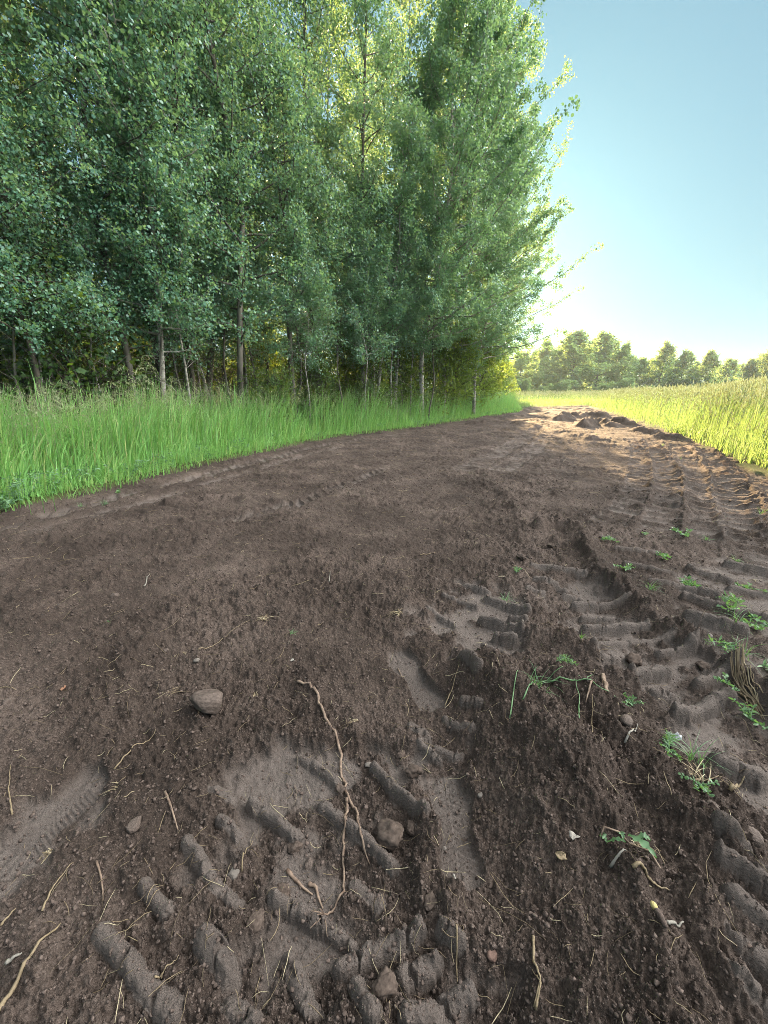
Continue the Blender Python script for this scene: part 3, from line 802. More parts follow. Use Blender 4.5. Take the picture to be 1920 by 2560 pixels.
# ------------------------------------------------------------------ trees
def tree_geo(seed, H, r0, cb, cr, nl, ntw, nlf, leaf, lean=(0, 0), elev=(8, 46), twl=(.35, .8), sides=7, dead=14, spread=.07, stems=1, skew=0.0, top=.35, lv=(.7, 1.2)):
    r = np.random.default_rng(seed)
    tg, cg = Geo(), Geo()
    LP, LD = [], []
    for st in range(stems):
        ph = r.uniform(0, 6.28)
        lx, ly = lean
        if stems > 1:
            lx += math.cos(ph) * H * .3; ly += math.sin(ph) * H * .3
        t = np.linspace(0, 1, 14)
        wob = np.stack([np.interp(t, np.linspace(0, 1, 6), r.normal(0, H * .012, 6)), np.interp(t, np.linspace(0, 1, 6), r.normal(0, H * .012, 6))], 1)
        wob[0] = 0
        path = np.stack([lx * t ** 1.2 + wob[:, 0], ly * t ** 1.2 + wob[:, 1], H * t], 1)
        rad = r0 * ((1 - t) ** .85 * .95 + .05); rad[0] *= 1.3
        base = path.copy(); base[0, 2] = -.12
        tg.tube(base, rad, sides)
        at = lambda q: np.array([np.interp(q, t, path[:, i]) for i in range(3)])
        az = r.uniform(0, 6.28)
        for i in range(dead):                                             # bare lower twigs
            q = r.uniform(.08, cb / H + .08); b = at(q); a = r.uniform(0, 6.28); L = r.uniform(.3, 1.1) * min(1, cr / 1.6)
            e = math.radians(r.uniform(-15, 50))
            dv = np.array([math.cos(a) * math.cos(e), math.sin(a) * math.cos(e), math.sin(e)])
            pts = b + np.outer(np.linspace(0, 1, 4), dv * L) + np.cumsum(r.normal(0, .03, (4, 3)), 0)
            pts[0] = b
            tg.tube(pts, np.linspace(.007, .002, 4), 3, False)
        for i in range(nl):
            u = ((i + r.uniform(0, 1)) / nl) ** .92
            q = cb / H + (1 - cb / H) * u * .98
            b = at(q)
            az += 2.4 + r.normal(0, .35)
            prof = (0.30 + 0.70 * math.sin(math.pi * min(1, (u * .92 + .12)) ** .8)) * (1 - top * u)
            L = cr * prof * r.uniform(*lv) * (1 + skew * math.cos(az))
            e0 = math.radians(r.uniform(*elev)) * (.75 + .4 * u)
            tt = np.linspace(0, 1, 6)
            el = e0 + .35 * tt - (.25 * (1 - u))
            hx = np.cumsum(np.cos(el)) / 6 * L; hz = np.cumsum(np.sin(el)) / 6 * L
            hx -= hx[0]; hz -= hz[0]
            pts = np.stack([b[0] + math.cos(az) * hx, b[1] + math.sin(az) * hx, b[2] + hz], 1)
            pts[1:] += np.cumsum(r.normal(0, L * .018, (5, 3)), 0)
            rb = max(.006, min(np.interp(q, t, rad) * .55, .012 + .010 * L))
            tg.tube(pts, np.linspace(rb, .003, 6), 4, False)
            for j in range(ntw):
                v = .18 + .82 * ((j + r.uniform(0, 1)) / ntw)
                s_ = v * 5; i0 = min(int(s_), 4)
                p0 = pts[i0] + (pts[i0 + 1] - pts[i0]) * (s_ - i0)
                ld = norm(pts[i0 + 1] - pts[i0])
                dv = norm(ld * .7 + r.normal(0, .55, 3) + np.array([0, 0, .18]))
                tl = r.uniform(*twl) * (1.1 - .45 * v)
                w_ = np.linspace(0, 1, 4)
                tp = p0 + np.outer(w_, dv * tl) + np.outer(w_ ** 2, [0, 0, -.10 * tl])
                tg.tube(tp, [.004, .0032, .0025, .0015], 3, False)
                kf = max(2, int(nlf * r.uniform(.6, 1.3)))
                ww = r.uniform(.1, 1.02, kf)
                lp = p0 + np.outer(ww, dv * tl) + np.outer(ww ** 2, [0, 0, -.10 * tl]) + r.normal(0, spread, (kf, 3))
                LP.append(lp); LD.append(np.repeat(dv[None], kf, 0))
    LP = np.concatenate(LP); LD = np.concatenate(LD)
    cg.add(*leaf_cloud(LP, LD, leaf, r))
    return tg.mesh('trunk', True), cg.mesh('crown')

class Kind:
    def __init__(s, name, bark, leafm, **kw):
        s.trunk, s.crown = tree_geo(**kw)
        s.name, s.bark, s.leafm = name, bark, leafm
        s.trunk.materials.append(bark); s.crown.materials.append(leafm)
    def place(s, loc, rz, scale, label, cat, group, name=None):
        t = empty(name or s.name, loc, rz, scale)
        link('trunk', s.trunk, None, t); link('crown', s.crown, None, t)
        return tag(t, label, cat, group)

# poplars of the grove
POP = [
    Kind('poplar_tree', M['bark'], M['leaf'], seed=1, H=12.5, r0=.078, cb=2.0, cr=2.2, nl=66, ntw=10, nlf=31, leaf=.060, lean=(.5, .2)),
    Kind('poplar_tree', M['bark'], M['leaf'], seed=2, H=11.5, r0=.065, cb=1.9, cr=2.0, nl=62, ntw=10, nlf=31, leaf=.058, lean=(-.3, .4)),
    Kind('poplar_tree', M['bark'], M['leaf'], seed=3, H=13.5, r0=.085, cb=2.1, cr=2.3, nl=68, ntw=10, nlf=31, leaf=.060, lean=(.2, -.4)),
    Kind('poplar_tree', M['bark_dark'], M['leaf'], seed=4, H=10.5, r0=.055, cb=2.0, cr=1.9, nl=58, ntw=10, nlf=31, leaf=.057, lean=(-.5, 0)),
    Kind('poplar_tree', M['bark_pale'], M['leaf'], seed=5, H=12.0, r0=.062, cb=2.0, cr=2.0, nl=60, ntw=10, nlf=31, leaf=.058, lean=(.3, .3)),
]
CORNER = Kind('poplar_tree', M['bark_pale'], M['leaf'], seed=9, H=13.0, r0=.09, cb=2.5, cr=4.1, nl=116, ntw=12, nlf=62, leaf=.066, lean=(1.0, .1), skew=.45, elev=(6, 54), top=.0, lv=(.4, 1.3))
SLIM = Kind('poplar_tree', M['bark_pale'], M['leaf'], seed=12, H=8.5, r0=.055, cb=2.4, cr=1.7, nl=34, ntw=8, nlf=40, leaf=.060, lean=(1.3, .0))

FA, FB = np.array([-5.3, 5.8]), np.array([2.1, 14.5])
FD = (FB - FA) / np.linalg.norm(FB - FA)
def front_at(px, back=0.0):
    uu = (px - 960) / FPX / 1.046
    # A + s*D with x = uu*y
    s = (uu * FA[1] - FA[0]) / (FD[0] - uu * FD[1])
    p = FA + s * FD + back * np.array([-FD[1], FD[0]])
    return p

FRONT = [  # px of the foot, set back, kind, scale, turn, label
    (110, .1, POP[3], .85, 1.0, 'thin dark poplar leaning left, first trunk of the grove at the photo edge'),
    (205, .5, POP[1], .88, 2.0, 'second poplar of the front row, slanting trunk behind the tallest seeding grass'),
    (260, 1.4, POP[3], .95, 4.0, 'poplar with dark trunk standing back between the slanting poplar and the thick grey one'),
    (376, .4, POP[0], .92, .4, 'thick grey poplar behind the drooping seed stalks, fork high in its crown'),
    (460, .2, POP[4], .90, 5.2, 'pale straight poplar just right of the thick grey poplar'),
    (515, .9, POP[1], 1.0, .9, 'grey poplar paired close to the right of the pale straight one'),
    (562, .5, POP[3], 1.05, 3.1, 'dark slim poplar in the middle of the grove front'),
    (630, 1.3, POP[4], .86, 2.6, 'curving slim poplar set back left of the thick dark trunk'),
    (683, .2, POP[2], .92, 5.8, 'thickest dark-trunked poplar in the middle of the grove front'),
    (757, 1.2, POP[1], 1.02, 1.9, 'poplar set back between the thickest trunk and the bushy one'),
    (822, .3, POP[0], .98, 3.9, 'bushy poplar with low leafy branches, right of the thickest trunk'),
    (900, .9, POP[2], 1.0, 2.2, 'tall poplar set back left of the white-footed trunks'),
    (977, .2, POP[0], 1.02, 5.0, 'poplar with grey foot, leftmost of the four trunks near the grove corner'),
    (1001, .1, SLIM, 1.0, .05, 'slender pale poplar with bare leaning stem showing through the leaves'),
    (1065, .1, POP[4], 1.05, .2, 'poplar with pale mottled foot, second from the grove corner'),
    (1102, -.3, CORNER, 1.0, .1, 'leaning white-footed poplar at the grove corner, branches spreading over the lane'),
]
for px, back, kd, s, rz, lab in FRONT:
    p = front_at(px, back + (1.1 if px > 740 else .8))
    kd.place((p[0], p[1], gz(p[0], p[1])), rz, s, lab, 'tree', 'poplars along the front of the grove')
for (x, y, kd, s, rz, lab) in [
    (2.6, 17.2, CORNER, .95, 5.9, 'wide poplar behind the leaning corner tree, its right branches against the sky'),
    (3.3, 20.0, POP[2], .92, 1.2, 'farthest poplar on the lane side of the grove, above the yellow bushes'),
    (4.2, 18.6, CORNER, .86, .35, 'tree with spreading leafy crown just behind the two widest corner poplars'),
    (5.3, 22.5, CORNER, .84, .6, 'last poplar of the row, farthest down the lane with bright edges against the sky'),
]:
    kd.place((x, y, gz(x, y)), rz, s, lab, 'tree', 'poplars along the front of the grove')

SAP = Kind('poplar_sapling', M['bark_pale'], M['leaf'], seed=14, H=6.2, r0=.028, cb=2.2, cr=1.5, nl=34, ntw=8, nlf=34, leaf=.056, lean=(.3, .1), sides=5)
SAP2 = Kind('poplar_sapling', M['bark'], M['leaf'], seed=15, H=7.2, r0=.032, cb=2.5, cr=1.4, nl=34, ntw=8, nlf=34, leaf=.056, lean=(-.4, .2), sides=5)
rs = np.random.default_rng(77)
for i, s in enumerate(np.arange(-2.0, 11.6, .52)):
    p = FA + FD * (s + rs.uniform(-.25, .25)) + np.array([-FD[1], FD[0]]) * rs.uniform(.5, 2.0)
    (SAP if i % 2 else SAP2).place((p[0], p[1], .03), rs.uniform(0, 6.28), rs.uniform(.7, 1.15), 'thin young poplar stem with low leaves among the front trunks', 'sapling', 'saplings along the front of the grove')

# deeper rows
r2 = np.random.default_rng(5)
inner = []
nrm = np.array([-FD[1], FD[0]])
for row in range(1, 3):
    for s in np.arange(-7.5, 13.5 + row * .4, 2.3):
        p = FA + FD * (s + r2.uniform(-.6, .6)) + nrm * (2.6 * row + r2.uniform(-.6, .6))
        if p[1] < 1.5 or (p[0] / p[1] < -1.45): continue
        if -.40 < p[0] / p[1] < .02 and r2.uniform() < .40: continue
        inner.append(p)
for i, p in enumerate(inner):
    kd = POP[i % 5]
    kd.place((p[0], p[1], 0.04), r2.uniform(0, 6.28), r2.uniform(.85, 1.08),
             'slender poplar crowded in the deeper rows behind the front trunks', 'tree', 'poplars inside the grove')

# undergrowth
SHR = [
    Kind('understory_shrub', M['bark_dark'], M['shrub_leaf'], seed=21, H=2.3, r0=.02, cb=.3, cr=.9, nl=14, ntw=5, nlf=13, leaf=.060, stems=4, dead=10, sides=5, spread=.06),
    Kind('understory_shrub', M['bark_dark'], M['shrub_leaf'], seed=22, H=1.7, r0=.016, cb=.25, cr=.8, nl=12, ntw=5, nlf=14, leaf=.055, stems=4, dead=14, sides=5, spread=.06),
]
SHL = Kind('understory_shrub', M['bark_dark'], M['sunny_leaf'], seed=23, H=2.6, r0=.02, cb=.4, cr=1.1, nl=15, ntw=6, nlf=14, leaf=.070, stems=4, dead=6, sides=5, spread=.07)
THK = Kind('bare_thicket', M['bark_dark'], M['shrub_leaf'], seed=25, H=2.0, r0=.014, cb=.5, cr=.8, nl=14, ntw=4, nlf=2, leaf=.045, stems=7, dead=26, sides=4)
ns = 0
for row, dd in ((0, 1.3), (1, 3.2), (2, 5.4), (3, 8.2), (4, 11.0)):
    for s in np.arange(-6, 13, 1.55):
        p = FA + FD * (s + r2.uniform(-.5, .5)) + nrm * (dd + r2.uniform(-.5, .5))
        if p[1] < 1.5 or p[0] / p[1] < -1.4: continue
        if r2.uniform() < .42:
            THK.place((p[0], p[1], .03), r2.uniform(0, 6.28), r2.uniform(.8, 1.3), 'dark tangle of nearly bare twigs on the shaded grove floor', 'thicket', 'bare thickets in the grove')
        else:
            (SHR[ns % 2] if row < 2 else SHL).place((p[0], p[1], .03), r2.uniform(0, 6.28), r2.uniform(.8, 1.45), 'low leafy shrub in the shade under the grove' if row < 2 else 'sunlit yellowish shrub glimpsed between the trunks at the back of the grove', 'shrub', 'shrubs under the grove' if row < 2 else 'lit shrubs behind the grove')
            ns += 1

for x, y, sc_, lab in [(-6.4, 9.2, 1.5, 'dense shadowed shrub at the far left behind the first trunks'), (-7.4, 10.6, 1.7, 'taller shadowed shrub deep at the far left of the grove'), (-5.6, 9.8, 1.4, 'shadowed shrub behind the pair of slanting left trunks')]:
    SHR[0].place((x, y, .03), x * 3, sc_, lab, 'shrub', 'shrubs at the left of the grove')
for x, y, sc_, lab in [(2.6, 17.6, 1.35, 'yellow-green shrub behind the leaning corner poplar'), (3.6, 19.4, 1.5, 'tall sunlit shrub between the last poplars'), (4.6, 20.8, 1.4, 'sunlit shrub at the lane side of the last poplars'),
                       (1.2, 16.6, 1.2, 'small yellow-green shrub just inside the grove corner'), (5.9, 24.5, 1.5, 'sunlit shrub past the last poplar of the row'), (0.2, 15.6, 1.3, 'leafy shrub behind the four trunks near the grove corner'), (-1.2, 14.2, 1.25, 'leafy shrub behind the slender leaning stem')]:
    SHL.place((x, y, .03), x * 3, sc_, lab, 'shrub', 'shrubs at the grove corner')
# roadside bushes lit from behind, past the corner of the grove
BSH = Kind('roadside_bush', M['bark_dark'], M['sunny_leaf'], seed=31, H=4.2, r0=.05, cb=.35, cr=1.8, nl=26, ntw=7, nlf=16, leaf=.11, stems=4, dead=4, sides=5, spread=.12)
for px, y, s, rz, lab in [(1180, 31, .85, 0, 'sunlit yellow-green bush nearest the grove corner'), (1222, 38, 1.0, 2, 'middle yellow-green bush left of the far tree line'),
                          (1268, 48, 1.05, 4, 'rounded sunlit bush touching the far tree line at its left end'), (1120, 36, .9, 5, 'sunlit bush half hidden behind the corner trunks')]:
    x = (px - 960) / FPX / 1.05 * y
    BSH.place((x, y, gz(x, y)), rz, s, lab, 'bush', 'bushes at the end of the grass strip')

# the far tree line
FAR = [
    Kind('far_tree', M['bark_dark'], M['far_leaf'], seed=41, H=17, r0=.22, cb=1.5, cr=8.5, nl=64, ntw=10, nlf=18, leaf=.42, twl=(1.0, 2.4), dead=4, spread=.28),
    Kind('far_tree', M['bark_dark'], M['far_leaf'], seed=42, H=17, r0=.22, cb=1.0, cr=10.0, nl=64, ntw=10, nlf=18, leaf=.44, twl=(1.0, 2.4), dead=4, spread=.30),
    Kind('far_tree', M['bark_dark'], M['far_leaf'], seed=43, H=17, r0=.2, cb=2.0, cr=7.5, nl=56, ntw=10, nlf=18, leaf=.42, twl=(1.0, 2.4), dead=4, spread=.26),
]
FT = [  # px, top py, distance, kind, label
    (1240, 905, 118, 1, 'low dense far tree at the left end of the tree line'),
    (1300, 862, 112, 1, 'wide rounded far tree right of the sunlit bushes'),
    (1358, 860, 116, 2, 'narrow far tree squeezed left of the tallest one'),
    (1425, 818, 108, 0, 'tallest far tree, straight behind the end of the lane'),
    (1490, 846, 114, 0, 'open-crowned far tree with sky showing through, right of the tallest'),
    (1548, 838, 110, 2, 'upright far tree, right one of the tall middle pair'),
    (1596, 880, 112, 1, 'lower dark far tree filling the dip beside the upright pair'),
    (1646, 868, 110, 0, 'pointed far tree left of the gap in the tree line'),
    (1700, 872, 104, 2, 'ragged far tree just right of the first gap of the tree line'),
    (1758, 861, 100, 0, 'yellow-lit separate far tree between two gaps'),
    (1812, 908, 108, 1, 'small low far tree right of the yellow-lit one'),
    (1862, 882, 100, 0, 'far tree above the tallest hay, second from the photo edge'),
    (1912, 878, 98, 1, 'far tree at the right photo edge behind the hay field'),
]
for px, py, y, kd, lab in FT:
    x = (px - 960) / FPX / 1.05 * y
    d = ray(px, py); H = CAM_H + d[2] / d[1] * y
    t = FAR[kd].place((x, y, 0), (px * 7) % 6.28, H / 17.0 * (.92 + .12 * math.sin(px * 1.7)), lab, 'tree', 'far trees across the fields')
    q = 1.15 + .35 * math.sin(px * .9)
    t.scale = (t.scale[0] * q, t.scale[1] * q, t.scale[2])
for i, (px, y, hh) in enumerate([(1275, 128, 12.5), (1330, 130, 16), (1390, 126, 17), (1458, 128, 18), (1520, 127, 18), (1572, 130, 14), (1622, 126, 13), (1672, 128, 13), (1728, 124, 12), (1785, 126, 11), (1838, 124, 11), (1885, 122, 14), (1930, 120, 15)]):
    FAR[(i + 1) % 3].place(((px - 960) / FPX / 1.05 * y, y, 0), i * 2.1, hh * .8 / 17.0, 'far tree standing behind the front row of the far tree line', 'tree', 'second row of far trees')
for i, (x, y) in enumerate([(110, 100), (122, 104), (134, 98), (18, 124), (10, 128), (1, 126), (-9, 124), (-20, 120), (-32, 116), (-44, 110)]):
    FAR[i % 3].place((x, y, 0), i * 1.3, .78 if x > 50 else .62, 'far tree hidden behind the grove or beyond the photo edge', 'tree', 'outlying far trees')
UND = Kind('far_bush', M['bark_dark'], M['far_leaf'], seed=51, H=4.4, r0=.05, cb=.2, cr=2.2, nl=22, ntw=6, nlf=12, leaf=.22, stems=4, dead=2, sides=4, twl=(.5, 1.0), spread=.2)
for px in range(1255, 1960, 26):
    y = 92 + (px * 13) % 17
    x = (px - 960) / FPX / 1.05 * y
    UND.place((x, y, 0), px % 6, .38 + ((px * 7) % 10) / 16, 'yellow-green bush at the foot of the far tree line', 'bush', 'bushes under the far trees')

# ------------------------------------------------------------------ tall seeding grass over the strip
def panicle(seed, H, droop):
    r = np.random.default_rng(seed)
    g, q = Geo(), Geo()
    t = np.linspace(0, 1, 9)
    path = np.stack([droop * t ** 2.4, .06 * np.sin(t * 2), H * t - droop * .28 * t ** 5], 1)
    g.tube(path, np.linspace(.0034, .0012, 9), 4)
    for a in (.25, .45, .6):
        x0 = np.array([np.interp(a, t, path[:, i]) for i in range(3)])
        an = r.uniform(0, 6.28)
        v, f = blades(np.array([x0[0]]), np.array([x0[1]]), np.array([x0[2]]), np.array([.22]), np.array([.010]), np.array([[math.cos(an) * .28, math.sin(an) * .28]]), 5, .5)
        g.add(v, f)
    P, D = [], []
    for i in range(26):
        s = r.uniform(.70, 1.0); b = np.array([np.interp(s, t, path[:, j]) for j in range(3)])
        an = r.uniform(0, 6.28); L = r.uniform(.06, .17) * (1.25 - s)*2.4 + .03
        dv = np.array([math.cos(an), math.sin(an), r.uniform(.1, .8)])
        w_ = np.linspace(0, 1, 4)
        br = b + np.outer(w_, dv * L) + np.outer(w_ ** 2, [droop * .1, 0, -L * .9])
        q.tube(br, [.0011, .0009, .0008, .0007], 3, False)
        for e in (.5, .72, 1.0):
            P.append(np.array([np.interp(e, w_, br[:, j]) for j in range(3)])); D.append(np.array([.1, 0, -1.0]))
    lf = np.array([(0, 0, 0), (.3, .13, .03), (.7, .11, .03), (1, 0, 0), (.7, -.11, .03), (.3, -.13, .03)], float)
    q.add(*leaf_cloud(np.array(P), np.array(D), .036, r, .2, lf))
    return g.mesh('stem', True), q.mesh('seed_panicle')
PAN = [panicle(1, 1.62, .30), panicle(2, 1.45, .22), panicle(3, 1.75, .48)]
for a, b in PAN: a.materials.append(M['grass']); b.materials.append(M['panicle'])
STALKS = [(60, 925, 2, 'tall drooping seed stalk nearest the left photo edge, before the dark trunks'), (100, 960, 1, 'shorter seed stalk right of the leftmost one'), (38, 985, 1, 'low seed stalk at the left photo edge'),
          (285, 905, 1, 'lone upright seed stalk against the dark gap in the grove'), (318, 872, 2, 'tallest seed stalk, arching before the thick grey poplar'),
          (345, 905, 0, 'dense seed stalk just right of the tallest one'), (375, 925, 2, 'seed stalk bowing right in front of the thick grey trunk'), (408, 935, 0, 'seed stalk with thick head before the pale straight poplar'),
          (250, 945, 0, 'seed stalk bending left of the tall cluster'), (190, 975, 1, 'short seed stalk between the left pair and the lone stalk'),
          (470, 945, 1, 'slim seed stalk in front of the pale straight poplar foot'), (560, 950, 1, 'seed stalk before the middle of the grove'), (640, 960, 0, 'seed stalk left of the thickest dark trunk'), (740, 958, 1, 'seed stalk right of the thickest dark trunk')]
for i, (px, py, kd, lab) in enumerate(STALKS):
    dist = 4.5 + max(0, px - 100) / 640 * 4.0
    d = ray(px, py); s = dist / math.hypot(d[0], d[1])
    top = CAM_H + d[2] * s; x, y = d[0] * s, d[1] * s
    Hk = (1.62, 1.45, 1.75)[kd]
    t = empty('seeding_grass', (x - .15, y, .05), r2.uniform(-.5, .7), max(.6, (top - .05) / (Hk * .97)))
    link('stem', PAN[kd][0], None, t); link('seed_panicle', PAN[kd][1], None, t)
    tag(t, lab, 'grass stalk', 'seed stalks above the grass strip')

# ------------------------------------------------------------------ stones, clods, root, sprigs
def lump(name, px, py, size, m, label, cat, group=None, squash=(1, .8, .62), seed=1, rough=.16, sink=.3, angular=False, rz=None):
    import bmesh
    bm = bmesh.new()
    bmesh.ops.create_icosphere(bm, subdivisions=4, radius=1)
    r = np.random.default_rng(seed)
    dirs = norm(r.normal(0, 1, (9, 3))); off = r.uniform(.62, .95, 9)
    o3 = r.uniform(0, 50, 3)
    from mathutils import noise as mn
    for v in bm.verts:
        c = v.co.copy(); n_ = np.array(c)
        kk = 1.0
        if angular:
            for dd, oo in zip(dirs, off):
                q = float(n_ @ dd)
                if q * kk > oo: kk = oo / q
        kk *= 1 + rough * mn.noise(c * 1.5 + Vector(o3)) + rough * .5 * mn.noise(c * 4 + Vector(o3)) + rough * .3 * mn.noise(c * 10 + Vector(o3))
        v.co = c * kk
    me = bpy.data.meshes.new(name); bm.to_mesh(me); bm.free()
    me.polygons.foreach_set('use_smooth', np.ones(len(me.polygons), bool))
    x, y = pix(px, py)
    h = size / 2
    o = link(name, me, m)
    o.location = (x, y, gz(x, y) + h * squash[2] * (1 - 2 * sink) - .002)
    o.scale = (h * squash[0], h * squash[1], h * squash[2])
    o.rotation_euler = (r.uniform(-.15, .15), r.uniform(-.15, .15), r.uniform(0, 6.28) if rz is None else rz)
    return tag(o, label, cat, group)

lump('stone', 524, 1790, .125, M['stone'], 'large rounded brown stone with a tuft of dead roots on it', 'stone', None, (1, .72, .74), 3, .10, .27, True, .1)
for i, (px, py, s, m, ang, lab) in enumerate([
    (417, 1636, .036, 'stone', 0, 'small round stone just left of a dry grass tuft'),
    (494, 1664, .030, 'stone_pale', 0, 'pale egg-like pebble right of the dry grass tuft'),
    (790, 1600, .034, 'stone', 0, 'oval pebble below the matted straw'),
    (341, 2072, .050, 'stone', 1, 'smooth dark stone half sunk beside the left boot print'),
    (1090, 1450, .034, 'stone', 0, 'rounded pebble left of the upper lug marks'),
    (1504, 1345, .055, 'stone', 0, 'rounded stone beside the feathery sprig'),
    (1550, 1871, .052, 'stone', 0, 'brown stone in the loose heap below the long green stem'),
    (1776, 1583, .040, 'stone_pale', 1, 'whitish stone on the flat track bed'),
    (1200, 1995, .022, 'stone_pale', 0, 'tan pebble right of the grooved boot print'),
    (1232, 2385, .030, 'stone_red', 1, 'reddish stone in the churned soil near the bottom'),
    (1761, 2078, .038, 'stone', 0, 'grey stone on the right edge of the loose heap'),
    (1863, 2124, .060, 'stone', 0, 'flat brown stone on the ridge between right track bars'),
    (584, 2184, .036, 'stone_pale', 1, 'grey stone beside the broken lug casts'),
    (770, 2138, .036, 'stone', 1, 'flat dark stone on the pressed bed left of the long root'),
    (23, 1758, .050, 'stone', 1, 'angular flat stone at the left photo edge'),
    (921, 1893, .030, 'stone_pale', 1, 'angular grey stone at the head of the cracked lug cast'),
    (289, 1497, .055, 'stone', 1, 'dull lump of stone in the soil far left'),
    (148, 1518, .026, 'stone_pale', 0, 'tiny grey pebble in the left soil'),
    (1111, 2122, .014, 'stone_pale', 1, 'very small white chip beside the boot print'),
]):
    lump('stone', px, py, s * .85, M[m], lab, 'stone', 'stones in the soil', (1, .82, .66), 100 + i, .12, .36, bool(ang))
for i, (px, py, s, lab) in enumerate([
    (1035, 1921, .070, 'squared soil clod right of the cracked lug cast'), (1086, 1962, .058, 'dark upright clod at the top of the grooved boot print'),
    (975, 2085, .100, 'broken flat clod lying between the two long lug casts'), (1028, 2062, .050, 'small clod at the foot of the cracked lug cast'),
    (1481, 1592, .10, 'blocky clod in the middle of the curved bar marks'), (1759, 1656, .075, 'knobbly clod alone on the smooth track bed'),
    (1585, 1640, .11, 'big clod on the left rim of the curved track'), (1301, 1406, .10, 'dark clod at the upper end of the loose ridge'),
    (1374, 1378, .07, 'light clod above the loose ridge'), (1215, 1640, .055, 'round clod at the end of the short lug cast'),
    (700, 2215, .06, 'crumbling clod above the blocky lug cast'), (735, 2100, .05, 'clod broken off the end of the left lug cast'),
    (850, 1960, .055, 'clod under the fork of the long root'), (1340, 1720, .06, 'clod left of the short root stub'),
    (640, 2310, .055, 'clod on the pressed bed at the lower left'), (1075, 2265, .05, 'clod between the boot print and the wide lug cast'),
    (960, 2480, .07, 'cracked clod at the bottom between two lug casts'), (1000, 1880, .045, 'clod above the squared one'),
]):
    lump('soil_clod', px, py, s * .75, M['clod_lump'], lab, 'clod', 'clods broken off the tread marks', (1, .8, .66), 300 + i, .30, .2, True)

def ground_path(pts, lift=.004, n=None, smooth=.5):
    P = np.array([pix(*p) for p in pts])
    if n:
        tt = np.linspace(0, len(P) - 1, n)
        P = np.stack([np.interp(tt, np.arange(len(P)), P[:, 0]), np.interp(tt, np.arange(len(P)), P[:, 1])], 1)
    z = ground(P[:, 0], P[:, 1])[0]
    zs = np.convolve(np.pad(z, 2, mode='edge'), np.ones(5) / 5, 'valid')
    z = np.maximum(z * (1 - smooth) + zs * smooth, z) + lift
    return np.stack([P[:, 0], P[:, 1], z], 1)

def strand(name, pts, rad, m, label, cat, group=None, lift=.004, n=16, sides=6, taper=.35):
    p = ground_path(pts, lift, n)
    o0 = p.mean(0); o0[2] = p[:, 2].min()
    g = Geo()
    rr = rad * (1 - (1 - taper) * np.linspace(0, 1, len(p))) * (1 + .12 * np.sin(np.arange(len(p)) * 2.1))
    g.tube(p - o0, rr, sides)
    o = link(name, g.mesh(name, True), m); o.location = o0
    return tag(o, label, cat, group)

def c4(*p): return [(650 + a / 2.765, 1650 + b / 2.765) for a, b in p]
def root():
    main = ground_path(c4((260, 185), (340, 220), (400, 280), (410, 350), (460, 420), (520, 520), (565, 620), (560, 755), (590, 800), (590, 890), (630, 950), (675, 1030), (670, 1090), (690, 1190), (715, 1290), (755, 1370)), .004, 46)
    br = ground_path(c4((600, 925), (600, 960), (585, 1050), (590, 1120), (575, 1200), (570, 1350), (580, 1480), (575, 1560), (510, 1659), (440, 1740)), .004, 34)
    o0 = main[0].copy()
    t = empty('long_root', o0)
    g = Geo(); rr = .0050 * np.linspace(1, .55, 46) * (1 + .15 * np.sin(np.arange(46) * 1.7) * np.sin(np.arange(46) * .63)); rr[-3:] *= [.8, .6, .4]
    jit = np.random.default_rng(3).normal(0, .0016, (46, 3))
    g.tube(main - o0 + jit, rr, 8); link('main_stem', g.mesh('main_stem', True), M['root'], t)
    g = Geo(); rr = .0044 * np.linspace(1, .45, 34) * (1 + .15 * np.sin(np.arange(34) * 1.9)); jit = np.random.default_rng(4).normal(0, .0015, (34, 3))
    g.tube(br - o0 + jit, rr, 8)
    e = br[-1] - o0
    for q in range(6):
        a = np.random.default_rng(q).normal(0, .014, 3); g.tube(np.array([e, e + (br[-1] - br[-4]) * .35 + a * .5, e + (br[-1] - br[-4]) * .8 + a]), [.0015, .0012, .0006], 4)
    link('forked_branch', g.mesh('forked_branch', True), M['root'], t)
    tag(t, 'long forked brown root lying across the tread marks', 'root')
root()
strand('root_piece', c4((180, 1400), (270, 1490), (360, 1560)), .0050, M['root'], 'short bare root beside the crumbling lug cast', 'root', n=10)
strand('root_piece', c4((330, 1475), (380, 1500), (400, 1580), (430, 1660)), .0048, M['root'], 'crooked root piece just left of the end of the long root', 'root', n=12)
strand('root_piece', [(1504, 1705), (1506, 1745), (1507, 1782)], .0085, M['root'], 'stubby thick root standing in the loose heap', 'root', n=8, lift=.010, taper=.9)
strand('root_piece', [(1468, 1765), (1458, 1800), (1452, 1820)], .0045, M['root'], 'short twig just left of the stubby root', 'twig', n=8, lift=.010)
strand('root_piece', [(245, 2165), (256, 2200), (260, 2240), (262, 2266)], .0026, M['root'], 'thin curved root in the lower left soil', 'root', n=12)
strand('root_piece', [(415, 1990), (430, 2030), (446, 2080)], .0040, M['root'], 'slanting root half buried left of the upper lug cast', 'root', n=10)
strand('root_piece', [(995, 1660), (1010, 1690)], .0030, M['root'], 'small root end beside the upper boot print', 'root', n=6)

